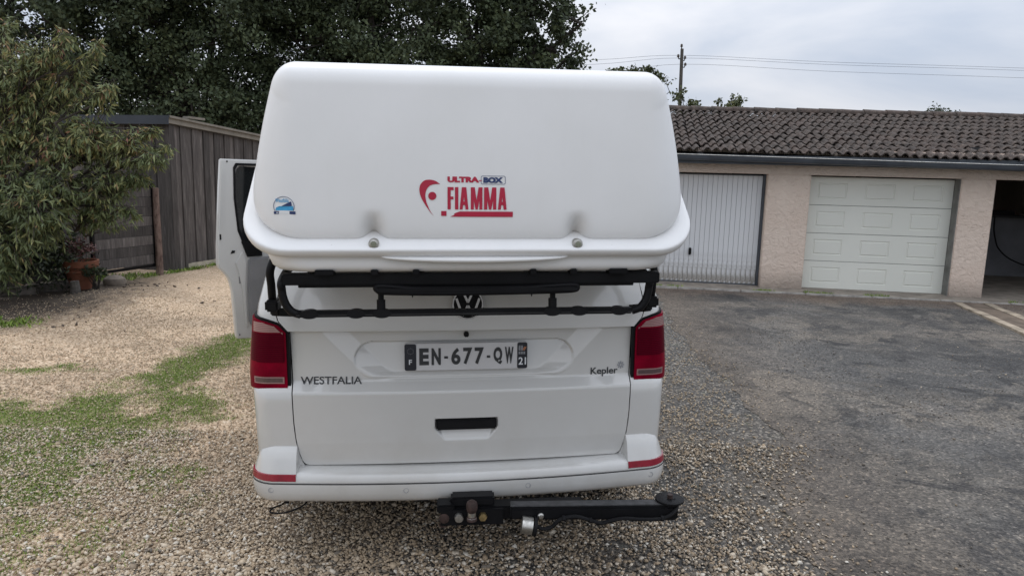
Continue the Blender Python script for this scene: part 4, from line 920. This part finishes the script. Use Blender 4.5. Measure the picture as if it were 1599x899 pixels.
# apron, kerb strip and drain channel
ap = MB().box(-3.2, 9.0, -.46, -.021, -.1, .014).build('garage_apron', CONC, None, bevel=0); ap.location = (4.0, 11.876, 0); ap.rotation_euler = (0, 0, GA); ap['kind'] = 'structure'
kb = empty('kerb_strip', (4.0, 11.876, 0), (0, 0, GA)); kb['kind'] = 'structure'
ks = None
for k in range(12):
    if ks is None: ks = MB().box(0, .985, -.52, -.462, -.1, .030).build('kerb_stone', KERB, kb, bevel=.008); o = ks
    else: o = ks.copy(); COL.objects.link(o)
    o.location = (-3.2+k*1.0, random.gauss(0, .004), random.gauss(0, .003)); o.rotation_euler = (0, 0, random.gauss(0, .003))
dc = empty('drain_channel', (0, 0, 0)); dc['kind'] = 'structure'
def strip(name, p0, p1, wd, z0, z1, mat):
    p0 = np.array(p0); p1 = np.array(p1); d_ = (p1-p0)/np.linalg.norm(p1-p0); n_ = np.array([-d_[1], d_[0]])*wd/2; L_ = np.linalg.norm(p1-p0); ns = 12; V = []; F = []
    for i in range(ns+1):
        c_ = p0+d_*L_*i/ns; j = random.gauss(0, .008)
        for a_, z in ((-1, z0), (-1, z1), (1, z1), (1, z0)): V.append((c_[0]+n_[0]*a_+j, c_[1]+n_[1]*a_, z+random.gauss(0, .002)))
    for i in range(ns):
        for q in range(3): F.append((i*4+q, i*4+q+1, i*4+q+5, i*4+q+4))
    return MB().add(V, F).build(name, mat, dc)
CH = simple('worn_channel_concrete', (.30, .25, .19), .9, var=.45, scale=6, bump=.6, bscale=40)
strip('channel_side', (6.83, 10.75), (5.55, 5.2), .12, -.05, .030, CH); strip('channel_side', (7.24, 10.72), (6.1, 5.3), .12, -.05, .030, CH)
strip('channel_bed', (7.035, 10.73), (5.83, 5.25), .30, -.05, .0185, simple('channel_dirt', (.13, .10, .075), .95, var=.4, scale=5))

# ------------------------------------------------------------------ timber shed on the left
M = Mat('weathered_boards'); v = M.coord((9, 9, .8)); oi = M.n('ObjectInfo'); vv_ = M.n('VectorMath', operation='ADD'); cmb = M.n('CombineXYZ'); M.l(M.math('MULTIPLY', oi.outputs['Random'], 40), cmb.inputs[0]); M.l(cmb.outputs[0], vv_.inputs[1]); M.l(v, vv_.inputs[0])
a = M.noise(vv_.outputs[0], 3.2, 6, .65, .5); c = M.ramp(a, [(.3, (.044, .038, .036)), (.55, (.088, .078, .073)), (.75, (.17, .153, .145))])
br = M.maprange(oi.outputs['Random'], 0, 1, .55, 1.5); cc = M.n('CombineXYZ'); [M.l(br, cc.inputs[i]) for i in range(3)]
M.col(M.mix(1.0, c, cc.outputs[0], 'MULTIPLY')).rough(.9).bump(a, .5, .01); WOOD = M.m
PALEW = simple('pale_fascia_wood', (.22, .20, .17), .85, var=.2, scale=4); SLATE = simple('blue_grey_metal', (.035, .042, .055), .5, .2, var=.15, scale=3); PLINTH = simple('pale_plinth', (.42, .38, .30), .95, var=.2)
SD = np.array([.246, .946]); SD /= np.linalg.norm(SD); SA = math.atan2(-SD[0], SD[1]); sh = tag(empty('timber_shed', (-5.775, 12.05, 0), (0, 0, SA)), 'grey weathered timber shed with sloping pale fascia behind the peach tree', 'shed')
# local: y along side wall (away), x to the right; front wall runs to -x
zr = lambda y: 2.452-.0615*y
wds = .077; y = .10; k = 0
while y < 7.5:
    wd = .148 if k % 2 == 0 else .155; o_ = .0 if k % 2 == 0 else .022; z0 = .10 if y > .45 else .0
    hb = MB().add([(-.02+o_, y, z0), (-.02+o_, y+wd, z0), (-.02+o_, y+wd, zr(y+wd)), (-.02+o_, y, zr(y)), (o_+.004, y, z0), (o_+.004, y+wd, z0), (o_+.004, y+wd, zr(y+wd)), (o_+.004, y, zr(y))], [(0,3,2,1),(4,5,6,7),(0,1,5,4),(1,2,6,5),(2,3,7,6),(3,0,4,7)])
    hb.build('board', WOOD, sh, bevel=.003); y += wd-.002 if k % 2 == 0 else wd-.01; k += 1
x = -.115; k = 0
while x > -3.4:
    o_ = .0 if k % 2 == 0 else -.022; MB().box(x-.15, x, -.01+o_, .012+o_, .0, 2.45).build('board', WOOD, sh, bevel=.003); x -= .147; k += 1
MB().box(-.112, .045, -.045, .0895, .0, 2.455).build('corner_board', WOOD, sh, bevel=.004)
MB().box(-.10, -.02, .10, 7.5, -.05, 2.1).build('wall_core', DARKW, sh); MB().box(-3.4, -.12, .02, .08, -.05, 2.40).build('wall_core', DARKW, sh)
MB().box(-.019, .030, .30, 7.5, -.05, .098).build('plinth', PLINTH, sh, bevel=.004)
MB().box(-3.5, .12, -.16, -.12, 2.445, 2.59).build('front_fascia', SLATE, sh, bevel=.003)
MB().add([(.055, -.10, 2.470), (.055, 7.7, 1.985), (.055, 7.7, 2.085), (.055, -.10, 2.575), (.085, -.10, 2.470), (.085, 7.7, 1.985), (.085, 7.7, 2.085), (.085, -.10, 2.575)], [(0,3,2,1),(4,5,6,7),(0,1,5,4),(1,2,6,5),(2,3,7,6),(3,0,4,7)]).build('side_fascia', PALEW, sh, bevel=.003)
MB().add([(.09, -.10, 2.555), (.09, 7.7, 2.065), (.09, 7.7, 2.10), (.09, -.10, 2.595), (.125, -.10, 2.555), (.125, 7.7, 2.065), (.125, 7.7, 2.10), (.125, -.10, 2.595)], [(0,3,2,1),(4,5,6,7),(0,1,5,4),(1,2,6,5),(2,3,7,6),(3,0,4,7)]).build('verge_batten', PALEW, sh, bevel=.003)
MB().add([(-3.5, -.12, 2.592), (.12, -.12, 2.592), (.12, 7.8, 2.10), (-3.5, 7.8, 2.10), (-3.5, -.12, 2.56), (.12, -.12, 2.56), (.12, 7.8, 2.068), (-3.5, 7.8, 2.068)], [(0,1,2,3),(7,6,5,4),(0,4,5,1),(1,5,6,2),(2,6,7,3),(3,7,4,0)]).build('roof', SLATE, sh)
MB().box(.0, .14, .35, .75, 2.575, 2.615).build('roof_offcut', PALEW, sh, bevel=.003)
# garden gate of horizontal boards
gd = np.array([-6.284+6.66, 12.395-11.204]); gd /= np.linalg.norm(gd); gt = tag(empty('garden_gate', (-6.66, 11.204, 0), (0, 0, math.atan2(gd[1], gd[0]))), 'black framed gate of horizontal grey boards beside the timber shed', 'gate')
gt.location = (-6.23, 10.48, .10); gt.scale = (.935,)*3
for k, z in enumerate(np.arange(.10, 1.4, .166)): MB().box(-.02, 1.22, -.012, .012, z, z+.158).build('board', WOOD, gt, bevel=.003)
for x0 in (-.03, 1.215): MB().box(x0, x0+.055, -.025, .025, .04, 1.465).build('stile', BLACKM, gt, bevel=.004)
MB().box(.026, 1.214, -.025, .025, 1.42, 1.465).build('rail', BLACKM, gt, bevel=.004); MB().box(.026, 1.214, -.025, .025, .04, .085).build('rail', BLACKM, gt, bevel=.004)
fn = tag(empty('garden_fence', (-6.70, 11.08, 0), (0, 0, math.atan2(gd[1], gd[0]))), 'low grey board fence running behind the peach tree', 'fence')
fn.location = (-6.265, 10.36, .06); fn.scale = (.935,)*3
for k, z in enumerate(np.arange(.10, 1.3, .166)):
    for j in range(2): MB().box(-2.3*(j+1)+.01, -2.3*j-.01, -.012, .012, z, z+.158).build('board', WOOD, fn, bevel=.003)
for j in range(3): MB().box(-2.3*j-.04, -2.3*j+.04, .013, .09, -.1, 1.45).build('post', WOOD, fn, bevel=.004)
M = Mat('peeling_bark'); v = M.coord((3, 3, 1)); a = M.noise(v, 6, 5, .7, 1); M.col(M.ramp(a, [(.35, (.07, .04, .032)), (.6, (.20, .14, .115))])).rough(.85).bump(a, .6, .02); BARKR = M.m
MB().tube([(-5.805, 11.58, -.05), (-5.80, 11.58, .5), (-5.815, 11.59, .95), (-5.805, 11.58, 1.42)], [.058, .052, .054, .045], 12).build('wooden_post', BARKR); tag(bpy.data.objects['wooden_post'], 'reddish bark log post between the gate and the shed', 'post')

# ------------------------------------------------------------------ foliage helpers
def leafmat(name, stops, rough=.6, trans=.15):
    M = Mat(name); a = M.n('Attribute', attribute_name='tint'); M.col(M.ramp(a.outputs['Fac'], stops)).rough(rough)
    tr = M.n('BsdfTranslucent'); M.l(M.ramp(a.outputs['Fac'], stops), tr.inputs[0]); mx = M.n('MixShader', i_0=trans); o_ = M.t.nodes['Material Output']
    M.l(M.b.outputs[0], mx.inputs[1]); M.l(tr.outputs[0], mx.inputs[2]); M.l(mx.outputs[0], o_.inputs[0]); return M.m
def leaves(P, D, L, Wd, tint, name, mat, parent, fold=.25):
    """lanceolate leaves: base points P, directions D, length L, width Wd; 4 triangles each"""
    n = len(P); D = D/np.linalg.norm(D, axis=1, keepdims=True); R_ = rng.normal(size=(n, 3)); Sd = np.cross(D, R_); Sd /= np.linalg.norm(Sd, axis=1, keepdims=True); U_ = np.cross(Sd, D)
    L = L[:, None]; Wd = Wd[:, None]
    b = P; t = P+D*L-U_*L*.12; m1 = P+D*L*.45+Sd*Wd*.5+U_*Wd*fold; m2 = P+D*L*.45-Sd*Wd*.5+U_*Wd*fold; c = P+D*L*.5
    V = np.stack([b, m1, c, m2, t], 1).reshape(-1, 3); base = (np.arange(n)*5)[:, None]
    F = np.concatenate([base+[0, 1, 2], base+[0, 2, 3], base+[1, 4, 2], base+[2, 4, 3]], 0)
    return fast_mesh(name, V, F, mat, parent, False, {'tint': np.repeat(tint, 5)})
BARK = simple('dark_bark', (.045, .038, .032), .9, var=.4, scale=10, bump=.6, bscale=30)
def limb(mb, a, b, r0, r1, sag=.0, jit=.12, n=6, seg=6):
    a = np.array(a, float); b = np.array(b, float); L_ = np.linalg.norm(b-a); pts = []
    for i in range(n+1):
        t = i/n; p = a+(b-a)*t; p = p+rng.normal(0, jit*L_*.12, 3)*math.sin(math.pi*t); p[2] += sag*math.sin(math.pi*t)*L_; pts.append(p)
    mb.tube(pts, [r0+(r1-r0)*i/n for i in range(n+1)], seg); return pts

# peach tree
PT = np.array([-6.75, 9.0, 0]); pt = tag(empty('peach_tree', tuple(PT)), 'peach tree with drooping green and yellowing leaves in the left foreground', 'tree')
def w2(u, v_, Y):                                          # design-time measure: photo position to metres at distance Y
    d_ = np.array(fw)*FPX+np.array(rt)*(u-799.5)+np.array(up)*(449.5-v_); return np.array([0, 0, CAM_H])+d_*(Y/d_[1])
blobs = [(0,60,50,9.3),(262,232,12,8.9),(240,205,12,8.9),(140,215,30,8.6),(60,330,60,8.3),(130,190,22,9.0),(15,120,60,9.0),(60,85,34,9.0),(100,62,30,8.8),(115,120,34,8.9),(150,75,16,8.8),(-60,200,90,9.3),(30,215,60,9.0),(95,215,50,8.9),(150,215,36,8.8),(205,225,36,8.8),(245,245,18,8.7),(20,300,70,8.7),(100,290,55,8.6),(170,290,48,8.8),(215,280,26,8.9),(20,380,60,8.5),(80,345,36,8.6),(160,335,32,8.9),(205,330,14,8.9),(5,425,34,8.4),(-60,350,90,8.8),(-90,110,80,9.3),(172,132,20,8.7),(60,160,36,9.0)]
tr_ = MB(); ct = [w2(u, v_, Y)-PT for u, v_, r, Y in blobs]
fork = np.array([.05, .05, .75]); limb(tr_, (0, 0, -.1), fork, .10, .075, 0, .1, 5, 10)
Lp, Ld, Lt, Ls = [], [], [], []
for (u, v_, r, Y), c_ in zip(blobs, ct):
    R_ = r/FPX*Y; pts = limb(tr_, fork+rng.normal(0, .03, 3), c_, .032, .010, .06, .5, 7, 6)
    nt_ = int(14+R_*R_*430)
    for k in range(nt_):
        d_ = rng.normal(size=3); d_ /= np.linalg.norm(d_); e_ = c_+d_*R_*rng.uniform(.35, 1.08)*[1, 1.1, 1]; s_ = np.array(pts[rng.integers(4, 8)]); e_[2] -= .04*rng.random()
        mid = (s_+e_)/2+[0, 0, .10*rng.random()]; tr_.tube([s_, mid, e_], [.006, .0045, .0025], 3, False)
        nl = rng.integers(11, 17); tt = rng.random()
        for q in range(nl):
            t = rng.uniform(.35, 1.0); p = (1-t)**2*s_+2*t*(1-t)*mid+t*t*e_; dd = d_*.45+rng.normal(0, .42, 3); dd[2] -= .75
            Lp.append(p+rng.normal(0, .012, 3)); Ld.append(dd); Lt.append(np.clip(.44+.15*rng.normal()+(.28 if (tt > .94) else 0)+(.12 if v_ < 240 else -.03), 0, 1)); Ls.append(rng.uniform(.07, .125))
tr_.build('trunk', BARK, pt)
Ls = np.array(Ls)
PEACH = leafmat('peach_leaves', [(0, (.038, .055, .024)), (.35, (.095, .125, .050)), (.6, (.17, .20, .08)), (.78, (.29, .27, .10)), (.9, (.33, .21, .11)), (1, (.28, .12, .09))])
o = leaves(np.array(Lp), np.array(Ld), Ls, Ls*.21, np.array(Lt), 'crown', PEACH, pt); o['kind'] = 'stuff'
print('peach leaves', len(Ls))

# tall dark trees behind
DARKL = leafmat('dark_leaves', [(0, (.024, .034, .017)), (.5, (.060, .082, .036)), (1, (.13, .155, .07))], .7, .05)
LITEL = leafmat('olive_leaves', [(0, (.04, .05, .02)), (.5, (.08, .095, .035)), (1, (.14, .14, .05))], .65, .15)
def tree(name, label, base, height, blobs_, nleaf, lsize, mat, spread=.55, trunk_r=.3, group=None, branches=40, cl=.55):
    base = np.array(base, float); t = tag(empty(name, tuple(base)), label, 'tree', group or ('tall dark trees behind the shed and the van' if name == 'dark_tree' else 'treetops over the garage' if name == 'young_tree' else None)); mb = MB(); fk = np.array([0, 0, height*.28]); limb(mb, (0, 0, -.2), fk, trunk_r, trunk_r*.75, 0, .1, 5, 10)
    vol = np.array([b[3]*b[4]*b[5] for b in blobs_]); vol = vol/vol.sum(); P = []; T = []
    for bl, vf in zip(blobs_, vol):
        c_ = np.array(bl[:3])-base; r_ = np.array(bl[3:6]); limb(mb, fk, c_, trunk_r*.5, trunk_r*.12, .05, .8, 7, 7)
        for k in range(max(3, int(branches*vf))):
            d_ = rng.normal(size=3); d_ /= np.linalg.norm(d_); limb(mb, c_+d_*r_*.1, c_+d_*r_*.92, trunk_r*.13, trunk_r*.03, .02, 1.0, 5, 4)
        nc = max(10, int(nleaf*vf/110)); 
        for k in range(nc):
            d_ = rng.normal(size=3); d_ /= np.linalg.norm(d_); q = c_+d_*r_*(rng.uniform(.30, 1.05)**.6); n_ = int(nleaf*vf/nc); s_ = cl*rng.uniform(.6, 1.3)
            pp = q+rng.normal(0, s_*.42, (n_, 3))*[1, 1, .7]; P.append(pp); T.append(np.clip(rng.normal(.4, .13)+rng.normal(0, .14, n_), 0, 1))
    P = np.concatenate(P); T = np.concatenate(T); n_ = len(P); L_ = rng.uniform(.7, 1.3, n_)*lsize; D = rng.normal(size=(n_, 3)); D[:, 2] -= .35
    mb.build('trunk', BARK, t)
    # two-triangle leaves
    D /= np.linalg.norm(D, axis=1, keepdims=True); Sd = np.cross(D, rng.normal(size=(n_, 3))); Sd /= np.linalg.norm(Sd, axis=1, keepdims=True); L1 = L_[:, None]
    V = np.stack([P, P+D*L1*.5+Sd*L1*.30, P+D*L1, P+D*L1*.5-Sd*L1*.30], 1).reshape(-1, 3)
    o_ = fast_mesh('crown', V, np.arange(4*n_).reshape(-1, 4), mat, t, False, {'tint': np.repeat(T, 4)}); o_['kind'] = 'stuff'
    return t
tree('dark_tree', 'tall dark tree rising behind the left end of the shed', (-17, 22, 0), 12, [(-18,22,5,4,3,4.5),(-14.5,21.5,6.5,3.2,3,4),(-16,22,10,4,3,3.5),(-20.5,22,9,3,3,4),(-13.2,22,2.8,2.2,2,2.4),(-17.5,21,2.5,3,2,2.4)], 110000, .125, DARKL, trunk_r=.35)
tree('dark_tree', 'tall dark tree directly above the sloping shed roof', (-10.5, 23, 0), 12, [(-10.8,23,5.6,3.2,3,4),(-8.6,22.5,7.4,3,3,3.5),(-11,23,9.5,3.6,3,3.2),(-9.5,22,3,2.6,2,2.2),(-12.6,23,7.5,2.5,2.5,3.5)], 110000, .125, DARKL, trunk_r=.35)
tree('dark_tree', 'broad dark tree directly behind the luggage box', (-5.2, 24, 0), 12, [(-5.8,24,5.2,2.9,2.6,3.5),(-4.2,24,8.6,3.2,2.6,2.8),(-7,24,8.2,2.8,2.6,3),(-3.9,24,5.0,2.5,2.3,2.6),(-6,23,2.8,2.4,2,2.2)], 84000, .125, DARKL, trunk_r=.35, branches=90)
tree('dark_tree', 'dark tree with ragged right edge left of the open sky', (-.3, 25.5, 0), 11, [(-1.6,25.5,6.2,2.3,2.2,2.5),(.2,25.5,7.2,1.75,1.9,2.1),(1.0,25.5,5.4,1.2,1.4,1.3),(-.6,25.5,4.2,2.3,2,1.8),(-.3,25.5,9.2,2.2,1.9,1.6),(1.9,25.5,7.0,.65,.8,.45),(2.0,25.5,6.0,.5,.8,.4),(1.9,25.5,4.6,.8,.7,.5)], 46000, .15, DARKL, trunk_r=.3, branches=90, cl=.42)
tree('dark_tree', 'dark bushy tree low behind the open van door', (-7.2, 26, 0), 6, [(-7,26,3,5,2,3.2),(-1.5,27,3,4.5,2,2.6),(-14,26,3,5,2,3.2),(-20,26,3,4,2,3.0)], 62000, .17, DARKL, trunk_r=.2)
tree('young_tree', 'thin olive green treetop just right of the luggage box top', (4.2, 25, 0), 6, [(4.0,25,5.3,.55,.5,.32),(3.3,25,5.2,.4,.4,.18),(4.6,25,4.9,.5,.5,.35),(5.0,25,5.15,.3,.3,.12),(4.2,25,4.2,.9,.7,.6)], 3200, .13, LITEL, trunk_r=.07, cl=.22, branches=40)
tree('young_tree', 'olive green treetop showing over the garage roof beside the pole', (6.5, 24.5, 0), 5, [(6.3,24.5,3.9,.75,.6,.45),(7.0,24.5,4.2,.35,.4,.30),(7.35,24.5,4.45,.22,.3,.18),(5.7,24.5,4.0,.35,.4,.25),(5.4,24.5,4.5,.2,.3,.25),(6.6,24.5,3.5,1.2,.7,.4)], 5200, .13, LITEL, trunk_r=.06, cl=.2, branches=40)
tree('round_tree', 'small dark treetop showing over the ridge at the right', (15.6, 27, 0), 4.5, [(15.5,27,4.35,.5,.5,.3),(16.1,27,4.3,.3,.5,.2),(15.8,27,3.7,.8,.6,.5)], 2500, .11, DARKL, trunk_r=.06, cl=.25)
# utility pole and lines
up_ = tag(empty('utility_pole', (5.83, 26, 0)), 'weathered utility pole rising behind the garage roof', 'pole')
POLEW = simple('grey_pole_wood', (.09, .08, .07), .9, var=.3)
MB().tube([(0, 0, -.3), (-.03, 0, 4), (-.075, 0, 6.3)], [.08, .068, .055], 10).build('pole_shaft', POLEW, up_)
for dx, z, s_ in ((-.10, 6.0, 1), (.10, 5.95, 1), (.12, 5.72, 1), (-.02, 6.35, 1)):
    MB().tube([(-.075, 0, z-.05), (-.075+dx, 0, z-.04), (-.075+dx*1.2, 0, z+.05)], .02, 6).build('insulator_bracket', BLACKM, up_)
    MB().lathe([(.02, -.05), (.045, -.04), (.05, -.01), (.03, .0), (.045, .02), (.03, .05), (.01, .06)], (-.075+dx*1.2, 0, z+.06), 10).build('insulator', simple('insulator_brown', (.1, .08, .07), .3), up_)
for lab, zp, zL, zR in (('uppermost power line crossing the sky', 6.08, 5.90, 5.95), ('middle power line crossing the sky just under the top one', 5.99, 5.75, 5.87), ('lowest power line crossing the sky above the garage roof', 5.78, 5.4, 5.62)):
    pts = [(-12, 26, zL-1.2), (-3, 26, zL-.35), (2.7, 26, zL-.05), (5.75, 26, zp), (11, 26, (zp+zR)/2-.03), (17.8, 26, zR), (30, 26, zR-.15), (60, 26, zR+.2)]
    tag(MB().tube(smoothpts(pts, 6), .0042, 4).build('power_line', BLACKM), lab, 'power line', 'power lines crossing the sky')

# ------------------------------------------------------------------ garden things on the left
TERRA = simple('terracotta', (.20, .075, .042), .85, var=.25, scale=6, bump=.3)
pz = w2(127, 436, 9.8); pot = tag(empty('terracotta_pot', (pz[0], 9.8, .05)), 'terracotta flower pot standing beside the gate under the tree', 'pot')
MB().lathe([(.12, 0), (.16, .12), (.20, .30), (.205, .31), (.225, .31), (.235, .40), (.21, .40), (.20, .33), (.1, .30)], (0, 0, 0), 28).build('pot_body', TERRA, pot)
MB().lathe([(.206, .235), (.214, .245), (.214, .26), (.206, .27)], (0, 0, 0), 28).build('pot_band', TERRA, pot)
mb = MB(); mb.lathe([(.001, .10), (.08, .085), (.13, .05), (.145, .0), (.13, -.05)], (0, 0, .03), 18); st_ = mb.build('round_stone', simple('grey_stone', (.20, .17, .14), .9, var=.25, scale=20, bump=.5), None); sp_ = w2(179, 437, 10.4); st_.location = (sp_[0], 10.4, .03); st_.scale = (1.15, .9, 1.05); tag(st_, 'rounded grey stone at the edge of the gravel near the gate', 'stone')
EDGE = simple('rough_edging_stone', (.13, .115, .10), .95, var=.4, scale=12, bump=.7, bscale=25)
for k, (u, v_, l_, lab) in enumerate(((108, 441, .42, 'rough edging stone beside the terracotta pot'), (72, 449, .40, 'flat edging stone in the middle of the flower bed border'), (30, 458, .44, 'edging stone half hidden at the left end of the bed'))):
    q = w2(u, v_, 10.1-.35*k); y_ = 10.1-.35*k; d_ = np.array([q[0], y_])
    mb = MB(); mb.box(-l_/2, l_/2, -.07, .07, -.03, .10); o = mb.build('edging_stone', EDGE, None, bevel=.025, seg=3)
    for p_ in o.data.vertices: p_.co += Vector(rng.normal(0, .006, 3))
    o.location = (q[0], y_, .02); o.rotation_euler = (0, random.gauss(0, .03), .55); tag(o, lab, 'edging stone', 'edging stones of the flower bed')
sp_ = w2(116, 438, 9.4); lg = tag(empty('small_log', (sp_[0], 9.4, .0)), 'short grey log stump standing in front of the pot', 'log'); MB().tube([(0, 0, 0), (.01, 0, .12), (0, 0, .22)], [.07, .06, .055], 10).build('log_body', simple('grey_log', (.10, .09, .08), .95, var=.4, scale=20, bump=.6), lg)
def shrub(name, label, u, v_, Y, r, n, mat, lsz, stops=None):
    q = w2(u, v_, Y); t = tag(empty(name, (q[0], Y, 0)), label, 'plant'); c_ = np.array([0, 0, max(q[2], r*.6)]); mb = MB(); P = []; D = []
    for k in range(14):
        d_ = rng.normal(size=3); d_[2] = abs(d_[2]); d_ /= np.linalg.norm(d_); e_ = c_+d_*r*[1, 1, .8]; limb(mb, (0, 0, .0), e_, .008, .003, .03, .5, 4, 4)
        m_ = n//14; P.append(e_+rng.normal(0, r*.3, (m_, 3))*[1, 1, .8]); D.append(rng.normal(size=(m_, 3))+d_*.4)
    P = np.concatenate(P); P[:, 2] = np.maximum(P[:, 2], .02); D = np.concatenate(D); mb.build('stem', BARK, t); L_ = rng.uniform(.7, 1.3, len(P))*lsz
    o_ = leaves(P, D, L_, L_*.4, rng.random(len(P)), 'foliage', mat, t); o_['kind'] = 'stuff'
SHR = leafmat('shrub_leaves', [(0, (.012, .018, .010)), (.6, (.035, .05, .02)), (1, (.06, .075, .03))])
PURP = leafmat('reddish_flowers', [(0, (.035, .02, .02)), (.6, (.10, .045, .045)), (1, (.2, .10, .09))])
shrub('dark_shrub', 'dark shrub under the peach tree at the left edge', 15, 425, 9.6, .62, 3600, SHR, .08)
shrub('dark_shrub', 'low dark shrub behind the edging stones', 55, 412, 10.2, .38, 2200, SHR, .07)
shrub('potted_plant', 'reddish plant growing in the terracotta pot', 118, 392, 9.8, .17, 420, PURP, .06)
shrub('trailing_plant', 'small green plant at the foot of the terracotta pot', 150, 428, 9.7, .10, 160, SHR, .07)
